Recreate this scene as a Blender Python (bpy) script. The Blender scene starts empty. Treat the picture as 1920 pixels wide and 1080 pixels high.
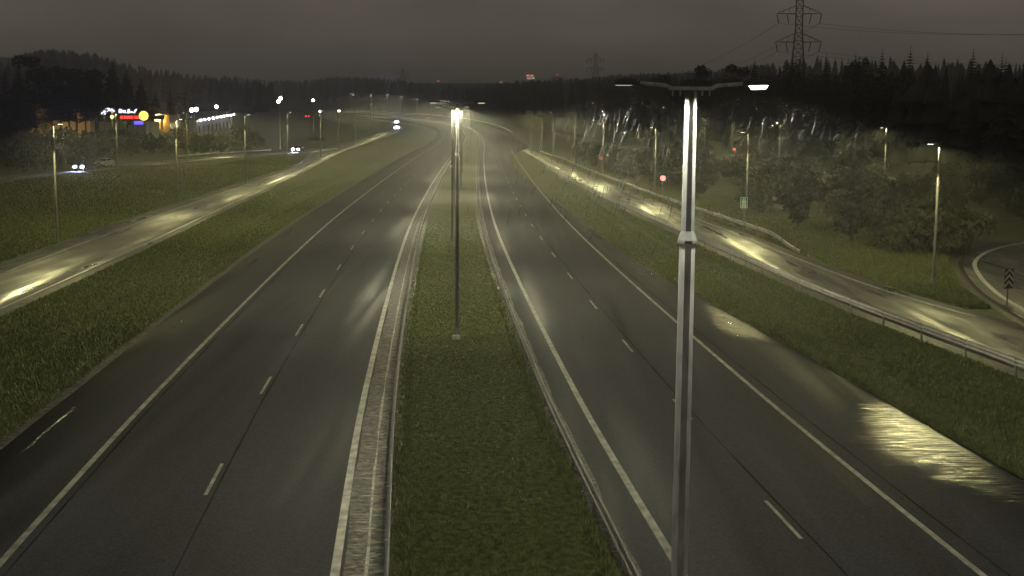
import bpy, math, random
import numpy as np
from mathutils import Vector, Matrix

rnd = random.Random(11)
S = bpy.context.scene
C = S.collection

# ------------------------------------------------------------------ camera, sky, exposure
F_PX, CAM_H, PITCH, ROLL = 2450.0, 9.8, math.atan(328 / 2450.0), math.radians(0.4)
cam_data = bpy.data.cameras.new('camera')
cam_data.sensor_width = 36.0
cam_data.lens = 36.0 * F_PX / 1920.0
cam_data.clip_start = 0.1
cam_data.clip_end = 9000.0
cam = bpy.data.objects.new('camera', cam_data)
C.objects.link(cam)
cam.matrix_world = (Matrix.Translation((0, 0, CAM_H)) @ Matrix.Rotation(math.radians(90) - PITCH, 4, 'X')
                    @ Matrix.Rotation(ROLL, 4, 'Z'))
S.camera = cam

SKY_GLOW = 1.40          # overcast town glow
W = bpy.data.worlds.new('World')
S.world = W
W.use_nodes = True
wn, wl = W.node_tree.nodes, W.node_tree.links
wn.clear()
w_out = wn.new('ShaderNodeOutputWorld')
w_add = wn.new('ShaderNodeAddShader')
w_sky = wn.new('ShaderNodeTexSky')
w_sky.sky_type = 'NISHITA'
w_sky.sun_disc = False
w_sky.sun_elevation = math.radians(-6.0)
w_sky.sun_rotation = math.radians(300)
w_bg1 = wn.new('ShaderNodeBackground')
w_bg1.inputs['Strength'].default_value = 0.05
w_bg2 = wn.new('ShaderNodeBackground')
w_bg2.inputs['Strength'].default_value = SKY_GLOW
w_tc = wn.new('ShaderNodeTexCoord')
w_sep = wn.new('ShaderNodeSeparateXYZ')
w_noise = wn.new('ShaderNodeTexNoise')
w_noise.inputs['Scale'].default_value = 4.5
w_noise.inputs['Detail'].default_value = 5.0
w_map = wn.new('ShaderNodeMapping')
w_map.inputs['Scale'].default_value = (1, 1, 3.0)
w_ramp = wn.new('ShaderNodeValToRGB')      # cloud deck lit from below: warm and paler towards the horizon
w_ramp.color_ramp.elements[0].position = 0.0
w_ramp.color_ramp.elements[0].color = (0.081, 0.070, 0.055, 1)
w_ramp.color_ramp.elements[1].position = 0.45
w_ramp.color_ramp.elements[1].color = (0.051, 0.0475, 0.041, 1)
w_mr = wn.new('ShaderNodeMapRange')
w_mr.inputs['From Min'].default_value = 0.3
w_mr.inputs['From Max'].default_value = 0.7
w_mr.inputs['To Min'].default_value = 0.68
w_mr.inputs['To Max'].default_value = 1.30
w_mul = wn.new('ShaderNodeVectorMath')
w_mul.operation = 'SCALE'
wl.new(w_tc.outputs['Generated'], w_sep.inputs[0])
wl.new(w_tc.outputs['Generated'], w_map.inputs[0])
wl.new(w_map.outputs[0], w_noise.inputs['Vector'])
wl.new(w_sep.outputs['Z'], w_ramp.inputs[0])
wl.new(w_noise.outputs['Fac'], w_mr.inputs['Value'])
wl.new(w_ramp.outputs[0], w_mul.inputs[0])
wl.new(w_mr.outputs[0], w_mul.inputs['Scale'])
wl.new(w_mul.outputs[0], w_bg2.inputs['Color'])
wl.new(w_sky.outputs[0], w_bg1.inputs['Color'])
wl.new(w_bg1.outputs[0], w_add.inputs[0])
wl.new(w_bg2.outputs[0], w_add.inputs[1])
wl.new(w_add.outputs[0], w_out.inputs['Surface'])

S.view_settings.view_transform = 'Standard'
S.view_settings.look = 'None'
S.view_settings.exposure = 0.22
S.view_settings.gamma = 1.0
S.view_settings.use_curve_mapping = False
S.render.engine = 'CYCLES'
S.cycles.use_denoising = True
S.cycles.max_bounces = 5
S.cycles.diffuse_bounces = 2
S.cycles.glossy_bounces = 3
S.cycles.transmission_bounces = 3
S.cycles.volume_bounces = 0
S.cycles.sample_clamp_indirect = 2.0
S.cycles.use_light_tree = True
S.render.film_transparent = False

# ------------------------------------------------------------------ geometry of the place
def ray(px, py):
    dx, dy = (px - 960) / F_PX, (540 - py) / F_PX
    c, s = math.cos(ROLL), math.sin(ROLL)
    x, y = c * dx - s * dy, s * dx + c * dy
    return Vector((x, math.cos(PITCH) + y * math.sin(PITCH), -math.sin(PITCH) + y * math.cos(PITCH)))
def survey(px, py, D):
    """the real-world point seen in that direction at D metres ahead"""
    d = ray(px, py)
    return d * (D / d.y) + Vector((0, 0, CAM_H))

def pchip(pts):
    xs = np.array([p[0] for p in pts], float); ys = np.array([p[1] for p in pts], float)
    h = np.diff(xs); dl = np.diff(ys) / h
    m = np.zeros(len(xs)); m[0] = dl[0]; m[-1] = dl[-1]
    for i in range(1, len(xs) - 1):
        m[i] = (dl[i-1] * h[i] + dl[i] * h[i-1]) / (h[i] + h[i-1])
    def f(t):
        t = np.asarray(t, float)
        i = np.clip(np.searchsorted(xs, t) - 1, 0, len(h) - 1)
        u = np.clip((t - xs[i]) / h[i], -3, 3)
        inside = (t >= xs[0]) & (t <= xs[-1])
        a, b = ys[i], ys[i+1]
        v = ((2*u**3 - 3*u**2 + 1) * a + (u**3 - 2*u**2 + u) * h[i] * m[i] + (-2*u**3 + 3*u**2) * b + (u**3 - u**2) * h[i] * m[i+1])
        lin = np.where(t < xs[0], ys[0] + m[0] * (t - xs[0]), ys[-1] + m[-1] * (t - xs[-1]))
        return np.where(inside, v, lin)
    return f
xc = pchip([(-40, 5.4), (0, 2.1), (26, 0), (33, -.58), (41, -1.2), (50, -1.8), (63, -2.6), (105, -4.85), (168, -7.1), (227, -8.7),
            (290, -10.2), (420, -13.0), (530, -16.8), (620, -23), (700, -33), (780, -49), (860, -70), (930, -95), (1000, -125), (1150, -205), (1400, -380)])
zc = pchip([(-60, 0), (0, 0), (300, 0), (440, 0.02), (530, .6), (620, 1.9), (700, 3.3), (780, 4.7), (860, 6.0), (930, 7.0), (1000, 8.2), (1150, 11.5), (1400, 15), (2000, 18), (4000, 22)])
bank_f = pchip([(-60, 0), (0, 0), (500, 0), (620, .02), (700, .045), (1100, .05), (4000, .05)])
def smooth(t):
    t = np.clip(t, 0, 1)
    return t * t * (3 - 2 * t)
hl_f = pchip([(0, 0), (250, 0), (300, .9), (400, 3), (500, 5), (700, 8), (900, 12), (1200, 15), (2000, 12), (4000, 5)])
hr_f = pchip([(0, 0), (70, 0), (150, 1.1), (300, 2.0), (500, 5), (800, 9), (1200, 9), (4000, 6)])
def terrain(x, y):
    x = np.asarray(x, float); y = np.asarray(y, float)
    o = x - xc(y)
    z = zc(y) + bank_f(y) * np.clip(o, -40, 30)
    z = z + smooth((-o - 46) / 40) * hl_f(y) + smooth((-o - 110) / 160) * hl_f(y) * 2.2
    z = z + smooth((o - 30) / 45) * hr_f(y) + smooth((o - 75) / 150) * np.clip(y, 0, 900) / 900 * 14
    rough = .12 * np.sin(x * .21 + 1.3 * np.sin(y * .07)) * np.sin(y * .16 + .8) * smooth((np.abs(o) - 30) / 30)
    # shallow ditches beside the carriageways
    ditch = -.35 * np.exp(-((o + 18) / 1.6) ** 2) * smooth((300 - y) / 120) - .35 * np.exp(-((o - 16.7) / 1.1) ** 2) * smooth((200 - y) / 90)
    # the shoulder of the bank under the left-hand side road
    return z + rough + ditch
def tz(x, y):
    return float(terrain(x, y))

# ------------------------------------------------------------------ materials
def new_mat(name):
    m = bpy.data.materials.new(name); m.use_nodes = True
    n, l = m.node_tree.nodes, m.node_tree.links
    return m, n, l, n['Principled BSDF']
def simple(name, col, rough=.6, metal=0.0, vary=.25, scale=6.0, spec=.5, stretch=(1, 1, 1), bump=0.0, edge=.2):
    m, n, l, b = new_mat(name)
    tc = n.new('ShaderNodeTexCoord'); mp = n.new('ShaderNodeMapping'); nz = n.new('ShaderNodeTexNoise')
    mp.inputs['Scale'].default_value = stretch
    nz.inputs['Scale'].default_value = scale; nz.inputs['Detail'].default_value = 6
    r = n.new('ShaderNodeValToRGB')
    r.color_ramp.elements[0].position = .5 - edge; r.color_ramp.elements[1].position = .5 + edge
    r.color_ramp.elements[0].color = tuple(c * (1 - vary) for c in col) + (1,)
    r.color_ramp.elements[1].color = tuple(min(1, c * (1 + vary)) for c in col) + (1,)
    l.new(tc.outputs['Object'], mp.inputs[0]); l.new(mp.outputs[0], nz.inputs['Vector'])
    l.new(nz.outputs['Fac'], r.inputs[0]); l.new(r.outputs[0], b.inputs['Base Color'])
    b.inputs['Roughness'].default_value = rough; b.inputs['Metallic'].default_value = metal
    b.inputs['Specular IOR Level'].default_value = spec
    if bump:
        bp = n.new('ShaderNodeBump'); bp.inputs['Strength'].default_value = bump; bp.inputs['Distance'].default_value = .02
        l.new(nz.outputs['Fac'], bp.inputs['Height']); l.new(bp.outputs[0], b.inputs['Normal'])
    return m
def glow(name, col, strength):
    m = bpy.data.materials.new(name); m.use_nodes = True
    n, l = m.node_tree.nodes, m.node_tree.links
    n.remove(n['Principled BSDF'])
    e = n.new('ShaderNodeEmission')
    e.inputs['Color'].default_value = tuple(col) + (1,); e.inputs['Strength'].default_value = strength
    l.new(e.outputs[0], n['Material Output'].inputs['Surface'])
    return m

def optic(name, col, power, cone=160):
    """street-lamp optic as a spot light: thrown wide along the road, cut off towards the horizontal"""
    L = bpy.data.lights.new(name, 'SPOT')
    L.energy = power; L.color = col
    L.spot_size = math.radians(cone); L.spot_blend = .16; L.shadow_soft_size = .14
    L.use_nodes = True
    n, l = L.node_tree.nodes, L.node_tree.links
    n.clear()
    out = n.new('ShaderNodeOutputLight'); e = n.new('ShaderNodeEmission')
    g = n.new('ShaderNodeTexCoord'); sp = n.new('ShaderNodeSeparateXYZ')
    l.new(g.outputs['Normal'], sp.inputs[0])
    def mth(op, a, b=None):
        q = n.new('ShaderNodeMath'); q.operation = op
        for k, v in enumerate((a, b)):
            if v is None: continue
            if isinstance(v, (int, float)): q.inputs[k].default_value = v
            else: l.new(v, q.inputs[k])
        return q.outputs[0]
    c = mth('MAXIMUM', mth('ABSOLUTE', sp.outputs['Z']), .05)
    l.new(mth('MINIMUM', mth('POWER', c, -1.8), 6.0), e.inputs['Strength'])
    l.new(e.outputs[0], out.inputs[0])
    return L
def asphalt(name, base, r_lo, r_hi, along=(0.5, 0.06, 1), grit=.12, spec=.5, bias=.5):
    m, n, l, b = new_mat(name)
    tc = n.new('ShaderNodeTexCoord')
    mp = n.new('ShaderNodeMapping'); mp.inputs['Scale'].default_value = along
    wide = n.new('ShaderNodeTexNoise'); wide.inputs['Scale'].default_value = 1.0; wide.inputs['Detail'].default_value = 5
    fine = n.new('ShaderNodeTexNoise'); fine.inputs['Scale'].default_value = 13.0; fine.inputs['Detail'].default_value = 8
    fine.inputs['Roughness'].default_value = .75
    l.new(tc.outputs['Object'], mp.inputs[0]); l.new(mp.outputs[0], wide.inputs['Vector']); l.new(tc.outputs['Object'], fine.inputs['Vector'])
    r = n.new('ShaderNodeValToRGB')
    r.color_ramp.elements[0].position = .40; r.color_ramp.elements[1].position = .60
    r.color_ramp.elements[0].color = tuple(c * .30 for c in base) + (1,)
    r.color_ramp.elements[1].color = tuple(c * 1.75 for c in base) + (1,)
    mp2 = n.new('ShaderNodeMapping'); mp2.inputs['Scale'].default_value = (1.15, .016, 1); mp2.inputs['Rotation'].default_value = (0, 0, -.055)
    trk = n.new('ShaderNodeTexNoise'); trk.inputs['Scale'].default_value = 1.0; trk.inputs['Detail'].default_value = 3
    l.new(tc.outputs['Object'], mp2.inputs[0]); l.new(mp2.outputs[0], trk.inputs['Vector'])
    wt = n.new('ShaderNodeMix'); wt.data_type = 'FLOAT'; wt.inputs[0].default_value = .55
    l.new(wide.outputs['Fac'], wt.inputs[2]); l.new(trk.outputs['Fac'], wt.inputs[3])
    mixf = n.new('ShaderNodeMix'); mixf.data_type = 'FLOAT'; mixf.inputs[0].default_value = .45
    l.new(wt.outputs[0], mixf.inputs[2]); l.new(fine.outputs['Fac'], mixf.inputs[3])
    l.new(mixf.outputs[0], r.inputs[0]); l.new(r.outputs[0], b.inputs['Base Color'])
    mr = n.new('ShaderNodeMapRange')
    mr.inputs['From Min'].default_value = bias - .12; mr.inputs['From Max'].default_value = bias + .12
    mr.inputs['To Min'].default_value = r_lo; mr.inputs['To Max'].default_value = r_hi
    l.new(wt.outputs[0], mr.inputs['Value']); l.new(mr.outputs[0], b.inputs['Roughness'])
    b.inputs['Specular IOR Level'].default_value = spec
    bp = n.new('ShaderNodeBump'); bp.inputs['Strength'].default_value = grit; bp.inputs['Distance'].default_value = .03
    l.new(fine.outputs['Fac'], bp.inputs['Height']); l.new(bp.outputs[0], b.inputs['Normal'])
    return m
def water_mat(name, rough, ripple):
    m, n, l, b = new_mat(name)
    b.inputs['Base Color'].default_value = (.022, .021, .018, 1)
    b.inputs['Roughness'].default_value = rough
    b.inputs['Specular IOR Level'].default_value = .5
    tc = n.new('ShaderNodeTexCoord')
    mp = n.new('ShaderNodeMapping'); mp.inputs['Scale'].default_value = (1.0, 3.6, 1); mp.inputs['Rotation'].default_value = (0, 0, .25)
    nz = n.new('ShaderNodeTexNoise'); nz.inputs['Scale'].default_value = 1.6; nz.inputs['Detail'].default_value = 6; nz.inputs['Roughness'].default_value = .65
    bp = n.new('ShaderNodeBump'); bp.inputs['Strength'].default_value = ripple; bp.inputs['Distance'].default_value = .03
    l.new(tc.outputs['Object'], mp.inputs[0]); l.new(mp.outputs[0], nz.inputs['Vector'])
    l.new(nz.outputs['Fac'], bp.inputs['Height']); l.new(bp.outputs[0], b.inputs['Normal'])
    # half-dry patches where the tarmac stands out of the film
    n2 = n.new('ShaderNodeTexNoise'); n2.inputs['Scale'].default_value = .55; n2.inputs['Detail'].default_value = 5
    mr = n.new('ShaderNodeMapRange'); mr.inputs['From Min'].default_value = .35; mr.inputs['From Max'].default_value = .68
    mr.inputs['To Min'].default_value = rough; mr.inputs['To Max'].default_value = rough + .10
    l.new(tc.outputs['Object'], n2.inputs['Vector']); l.new(n2.outputs['Fac'], mr.inputs['Value']); l.new(mr.outputs[0], b.inputs['Roughness'])
    at_ = n.new('ShaderNodeAttribute'); at_.attribute_name = 'depth'
    n3 = n.new('ShaderNodeTexNoise'); n3.inputs['Scale'].default_value = 2.0; n3.inputs['Detail'].default_value = 7; n3.inputs['Roughness'].default_value = .7
    m3 = n.new('ShaderNodeMapping'); m3.inputs['Scale'].default_value = (.45, 2.6, 1)
    l.new(tc.outputs['Object'], m3.inputs[0]); l.new(m3.outputs[0], n3.inputs['Vector'])
    ad = n.new('ShaderNodeMath'); ad.operation = 'ADD'; l.new(at_.outputs['Fac'], ad.inputs[0]); l.new(n3.outputs['Fac'], ad.inputs[1])
    cv = n.new('ShaderNodeMapRange'); cv.interpolation_type = 'SMOOTHSTEP'; cv.inputs['From Min'].default_value = .66; cv.inputs['From Max'].default_value = .98
    l.new(ad.outputs[0], cv.inputs['Value']); l.new(cv.outputs[0], b.inputs['Alpha'])
    return m

M_ASPH = asphalt('wet_asphalt', (.040, .039, .043), .56, .92, spec=.08, grit=.5)
M_RAMP = asphalt('ramp_asphalt', (.062, .060, .052), .26, .85, along=(.55, .17, 1), grit=.35, spec=.40)
M_WATER = water_mat('water_film', .15, 1.1)
M_PAINT = simple('road_paint', (.26, .245, .205), .55, vary=.55, scale=3.5, stretch=(1, .6, 1))
M_PAINT_WORN = simple('worn_road_paint', (.22, .205, .17), .55, vary=.5, scale=1.8)
M_GRIT = simple('gritty_shoulder', (.062, .057, .046), .7, vary=.75, scale=5.5, stretch=(1, 1, 1), bump=.8, edge=.12, spec=.25)
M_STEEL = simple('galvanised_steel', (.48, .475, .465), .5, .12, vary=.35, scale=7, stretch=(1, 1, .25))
M_POLE = simple('dark_pole_steel', (.12, .12, .117), .6, .0, vary=.2, scale=5)
M_RAIL = simple('guard_rail_steel', (.24, .235, .225), .5, .45, vary=.25, scale=2.0)
M_LITRAIL = simple('lamplit_rail_tone', (.62, .61, .58), .5, .2, vary=.15, scale=2.0)  # lamp light on the far bend rail, put into a paler steel colour
M_POST = simple('post_steel', (.20, .195, .185), .6, .4, vary=.3, scale=8)
M_DARKSTEEL = simple('dark_steel', (.055, .055, .055), .55, .4)
M_HOUSING = simple('lamp_housing_grey', (.09, .09, .088), .5, .2)
M_GREEN_ALL = []

def grass_mat(name, a, b_, rough=.85):
    m, n, l, b = new_mat(name)
    tc = n.new('ShaderNodeTexCoord')
    n1 = n.new('ShaderNodeTexNoise'); n1.inputs['Scale'].default_value = .35; n1.inputs['Detail'].default_value = 6
    n2 = n.new('ShaderNodeTexNoise'); n2.inputs['Scale'].default_value = 7.0; n2.inputs['Detail'].default_value = 8; n2.inputs['Roughness'].default_value = .8
    l.new(tc.outputs['Object'], n1.inputs['Vector']); l.new(tc.outputs['Object'], n2.inputs['Vector'])
    mx = n.new('ShaderNodeMix'); mx.data_type = 'FLOAT'; mx.inputs[0].default_value = .55
    l.new(n1.outputs['Fac'], mx.inputs[2]); l.new(n2.outputs['Fac'], mx.inputs[3])
    r = n.new('ShaderNodeValToRGB')
    r.color_ramp.elements[0].position = .36; r.color_ramp.elements[1].position = .64
    r.color_ramp.elements[0].color = a + (1,); r.color_ramp.elements[1].color = b_ + (1,)
    l.new(mx.outputs[0], r.inputs[0]); l.new(r.outputs[0], b.inputs['Base Color'])
    b.inputs['Roughness'].default_value = rough; b.inputs['Specular IOR Level'].default_value = .25
    bp = n.new('ShaderNodeBump'); bp.inputs['Strength'].default_value = .4; bp.inputs['Distance'].default_value = .08
    l.new(n2.outputs['Fac'], bp.inputs['Height']); l.new(bp.outputs[0], b.inputs['Normal'])
    return m
M_GRASS = grass_mat('grass_sward', (.046, .056, .017), (.106, .116, .038))
M_BLADE = simple('grass_blades', (.112, .130, .036), .6, vary=.42, scale=5.0, spec=.3, edge=.12)
M_NEEDLE = simple('spruce_needles', (.042, .050, .032), .75, vary=.4, scale=1.5, spec=.2)
M_PINE = simple('pine_needles', (.046, .052, .034), .75, vary=.4, scale=1.5, spec=.2)
M_LEAF = simple('shrub_leaves', (.052, .056, .030), .7, vary=.45, scale=1.5, spec=.25)
M_BARK = simple('bark', (.055, .042, .032), .85, vary=.4, scale=4)
M_WOODS = simple('far_woods', (.042, .046, .034), .8, vary=.4, scale=.3, spec=.15)

LAMP_WARM = (1.0, .95, .60)
RAMP_WARM = (1.0, .92, .40)
M_LENS = glow('lamp_lens_lit', LAMP_WARM, 1.2)
M_LENS_RAMP = glow('ramp_lamp_lens_lit', LAMP_WARM, 9.0)
M_LENS_NEAR = glow('lamp_lens_lit_near', (1.0, .95, .80), 14.0)
M_LENS_FAR = glow('lamp_lens_far', (1.0, .95, .84), 10.0)
OPTIC = {M_LENS.name: optic('median_optic', LAMP_WARM, 1650.0), M_LENS_RAMP.name: optic('ramp_optic', RAMP_WARM, 1350.0, 170),
         'dim_lens': optic('near_optic_side', (1.0, .97, .76), 900.0), M_LENS_NEAR.name: optic('near_optic', (1.0, .97, .76), 900.0), M_LENS_FAR.name: optic('far_optic', LAMP_WARM, 2600.0, 165)}
M_LENS_DIM = glow('dim_lens', (1.0, .95, .85), .55)
M_LENS_COOL = glow('lamp_lens_cool', (.86, .92, 1.0), 260.0)

# ------------------------------------------------------------------ helpers
class MB:
    def __init__(self): self.v, self.f = [], []
    def add(self, vs, fs):
        o = len(self.v); self.v += [tuple(p) for p in vs]; self.f += [tuple(i + o for i in f) for f in fs]; return self
    def box(self, c, s, rz=0.0, M=None):
        hx, hy, hz = s[0] / 2, s[1] / 2, s[2] / 2
        vs = [Vector((x, y, z)) for z in (-hz, hz) for (x, y) in ((-hx, -hy), (hx, -hy), (hx, hy), (-hx, hy))]
        R = Matrix.Rotation(rz, 3, 'Z')
        vs = [R @ p + Vector(c) for p in vs]
        if M is not None: vs = [M @ p for p in vs]
        return self.add(vs, [(3, 2, 1, 0), (4, 5, 6, 7), (0, 1, 5, 4), (1, 2, 6, 5), (2, 3, 7, 6), (3, 0, 4, 7)])
    def prism(self, poly, axis, a, b):
        """poly: 2D outline, extruded along axis from a to b"""
        n = len(poly); vs = []
        for t in (a, b):
            for (u, w) in poly:
                vs.append({'x': (t, u, w), 'y': (u, t, w), 'z': (u, w, t)}[axis])
        return self.add(vs, [tuple(range(n)), tuple(range(2 * n - 1, n - 1, -1))] + [(i, i + n, (i + 1) % n + n, (i + 1) % n) for i in range(n)])
    def tube(self, pts, rads, n=8, cap=True):
        pts = [Vector(p) for p in pts]; vs = []; k = len(pts)
        if not hasattr(rads, '__len__'): rads = [rads] * k
        for i, p in enumerate(pts):
            d = (pts[min(i + 1, k - 1)] - pts[max(i - 1, 0)]).normalized()
            u = d.cross(Vector((0, 0, 1)) if abs(d.z) < .95 else Vector((1, 0, 0))).normalized(); w = d.cross(u)
            for j in range(n):
                a = 2 * math.pi * (j + .5) / n
                vs.append(p + (u * math.cos(a) + w * math.sin(a)) * rads[i])
        fs = [(i * n + j, i * n + (j + 1) % n, (i + 1) * n + (j + 1) % n, (i + 1) * n + j) for i in range(k - 1) for j in range(n)]
        if cap: fs += [tuple(range(n - 1, -1, -1)), tuple((k - 1) * n + j for j in range(n))]
        return self.add(vs, fs)
    def disc(self, c, r, axis='y', n=16, t=.02):
        poly = [(math.cos(2 * math.pi * i / n) * r, math.sin(2 * math.pi * i / n) * r) for i in range(n)]
        m = MB(); m.prism(poly, axis, -t / 2, t / 2)
        return self.add([Vector(p) + Vector(c) for p in m.v], m.f)
    def ball(self, c, r, n=8, m=5, sz=1.0):
        vs = [(c[0], c[1], c[2] + r * sz)]
        for i in range(1, m):
            a = math.pi * i / m
            for j in range(n):
                b = 2 * math.pi * j / n
                vs.append((c[0] + r * math.sin(a) * math.cos(b), c[1] + r * math.sin(a) * math.sin(b), c[2] + r * math.cos(a) * sz))
        vs.append((c[0], c[1], c[2] - r * sz))
        fs = [(0, 1 + j, 1 + (j + 1) % n) for j in range(n)]
        for i in range(m - 2):
            fs += [(1 + i * n + j, 1 + (i + 1) * n + j, 1 + (i + 1) * n + (j + 1) % n, 1 + i * n + (j + 1) % n) for j in range(n)]
        e = len(vs) - 1
        fs += [(e, 1 + (m - 2) * n + (j + 1) % n, 1 + (m - 2) * n + j) for j in range(n)]
        return self.add(vs, fs)
    def build(self, name, mat, parent=None, smooth_=False, **kw):
        me = bpy.data.meshes.new(name)
        me.from_pydata([tuple(p) for p in self.v], [], self.f)
        return link(name, me, mat, parent, smooth_, **kw)
def link(name, me, mat, parent=None, smooth_=False, **kw):
    me.update()
    if mat is not None and not me.materials: me.materials.append(mat)
    if smooth_:
        me.polygons.foreach_set('use_smooth', [True] * len(me.polygons))
    o = bpy.data.objects.new(name, me); C.objects.link(o)
    if parent is not None: o.parent = parent
    for k, v in kw.items(): o[k] = v
    return o
def np_mesh(name, V, Fc, mat, parent=None, smooth_=False, **kw):
    """V (n,3) array, Fc (m,k) array of equal-size faces"""
    me = bpy.data.meshes.new(name)
    V = np.ascontiguousarray(V, dtype=np.float32); Fc = np.ascontiguousarray(Fc, dtype=np.int32)
    k = Fc.shape[1]
    me.vertices.add(len(V)); me.vertices.foreach_set('co', V.ravel())
    me.loops.add(Fc.size); me.loops.foreach_set('vertex_index', Fc.ravel())
    me.polygons.add(len(Fc)); me.polygons.foreach_set('loop_start', np.arange(0, Fc.size, k, dtype=np.int32))
    me.validate()
    return link(name, me, mat, parent, smooth_, **kw)
def thing(name, label, cat, loc=(0, 0, 0), rz=0.0, group=None):
    o = bpy.data.objects.new(name, None); C.objects.link(o)
    o.location = loc; o.rotation_euler = (0, 0, rz); o['label'] = label; o['category'] = cat
    if group: o['group'] = group
    return o
def dup(root, loc, rz=0.0, label=None, scale=None):
    r = root.copy(); C.objects.link(r); r.location = loc; r.rotation_euler = (0, 0, rz)
    if scale: r.scale = scale if hasattr(scale, '__len__') else (scale,) * 3
    if label: r['label'] = label
    for ch in root.children:
        c = ch.copy(); C.objects.link(c); c.parent = r
        for g in ch.children:
            d = g.copy(); C.objects.link(d); d.parent = c
    return r

# ------------------------------------------------------------------ ground
def axis(segs):
    out = []
    for a, b, st in segs: out += list(np.arange(a, b, st))
    return np.array(out + [segs[-1][1]])
gx = axis([(-1800, -400, 100), (-400, -140, 20), (-140, -36, 4), (-36, 36, 1.0), (36, 140, 4), (140, 400, 20), (400, 1800, 100)])
gy = axis([(-40, 15, 5), (15, 140, 1.25), (140, 460, 4), (460, 1200, 12), (1200, 4000, 100)])
# columns follow the road so the ditches and banks stay straight along it
GX, GY = np.meshgrid(gx, gy)
fade = np.clip(1 - (np.abs(GX) - 140) / 400, 0, 1)
GXs = GX + xc(GY) * fade
GZ = terrain(GXs, GY)
nx, ny = len(gx), len(gy)
V = np.stack([GXs.ravel(), GY.ravel(), GZ.ravel()], 1)
i = np.arange((ny - 1) * (nx - 1)); r_, c_ = i // (nx - 1), i % (nx - 1)
a = r_ * nx + c_
np_mesh('ground', V, np.stack([a, a + 1, a + nx + 1, a + nx], 1), M_GRASS, smooth_=True, kind='structure')

# ------------------------------------------------------------------ roads
def path_at(y, off):
    """point at signed distance off to the right of the central reserve's middle line"""
    y = np.asarray(y, float)
    e = .5
    s = (xc(y + e) - xc(y - e)) / (2 * e)
    n = np.sqrt(1 + s * s)
    return xc(y) + off / n, y - off * s / n
def ys_for(y0, y1):
    out, y = [], y0
    while y < y1:
        out.append(y); y += 1.5 if y < 140 else (4 if y < 450 else 9)
    return np.array(out + [y1])
def lift(y): return .05 + .25 * smooth((np.asarray(y, float) - 380) / 200)
def strip(name, y0, y1, off_a, off_b, mat, up=0.0, parent=None, cuts=1, ysa=None, jitter=None, depth=0, **kw):
    """a sheet between two offset curves, lying on the ground, with turned-down edges"""
    y = ys_for(y0, y1) if ysa is None else ysa
    oa = off_a(y) if callable(off_a) else np.zeros(len(y)) + off_a
    ob = off_b(y) if callable(off_b) else np.zeros(len(y)) + off_b
    if jitter is not None: oa, ob = oa + jitter(y, 0), ob + jitter(y, 1)
    cols = []
    for t in np.linspace(0, 1, cuts + 1):
        x, yy = path_at(y, oa + (ob - oa) * t)
        cols.append(np.stack([x, yy, terrain_road(x, yy) + lift(y) + up], 1))
    ob_ = sheet(name, cols, mat, parent, up == 0.0, **kw)
    if depth:      # film thins out towards its inner margin and its two ends
        t = np.linspace(0, 1, cuts + 1); t = t if depth > 0 else 1 - t
        u = np.linspace(0, 1, len(y)); e = np.minimum(1, np.sin(np.pi * u) * 2.2)
        val = (np.minimum(1, t[None, :] * 1.6) * e[:, None] * .40).ravel()
        at_ = ob_.data.attributes.new('depth', 'FLOAT', 'POINT'); at_.data.foreach_set('value', val.astype(np.float32))
    return ob_
def terrain_road(x, y):
    # roads bridge the shallow ditches
    o = x - xc(y)
    z = zc(y) + bank_f(y) * np.clip(o, -40, 30)
    z = z + smooth((-o - 46) / 40) * hl_f(y) + smooth((-o - 110) / 160) * hl_f(y) * 2.2
    z = z + smooth((o - 30) / 45) * hr_f(y) + smooth((o - 75) / 150) * np.clip(y, 0, 900) / 900 * 14
    return z
def sheet(name, cols, mat, parent=None, skirt=True, **kw):
    if skirt:
        lo = cols[0].copy(); lo[:, 2] -= .4; hi = cols[-1].copy(); hi[:, 2] -= .4
        cols = [lo] + cols + [hi]
    n, k = len(cols[0]), len(cols)
    V = np.stack(cols, 1).reshape(-1, 3)
    i = np.arange((n - 1) * (k - 1)); r, c = i // (k - 1), i % (k - 1); a = r * k + c
    return np_mesh(name, V, np.stack([a, a + 1, a + k + 1, a + k], 1), mat, parent, **kw)
def wander(amp, seed, L=3.0):
    rs = np.random.RandomState(seed); ph = rs.rand(4, 2) * 9
    def f(y, side):
        return amp * sum(np.sin(y / (L * (1 + k)) * (1.7 - .2 * k) + ph[k, side] * 7) for k in range(4)) / 4
    return f

Y0, YF = 8.0, 1150.0
l_out = lambda y: np.full(len(y), -13.85)
road_left = strip('road', Y0, YF, l_out, -2.75, M_ASPH, cuts=4, kind='structure')
r_asph = pchip([(0, 14.6), (41, 14.4), (60, 13.6), (85, 12.3), (110, 12.0), (330, 12.2), (370, 15.6), (520, 16.4), (1200, 16.4)])
road_right = strip('road', Y0, YF, 2.55, r_asph, M_ASPH, cuts=4, kind='structure')

# gritty inner shoulders beside the central reserve
strip('gravel_verge', Y0, 460, -3.5, -2.25, M_GRIT, .004, jitter=wander(.10, 4, .8), kind='structure', cuts=2)
strip('gravel_verge', Y0, 460, 2.25, 2.9, M_GRIT, .004, jitter=wander(.09, 5, .8), kind='structure', cuts=2)
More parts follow.
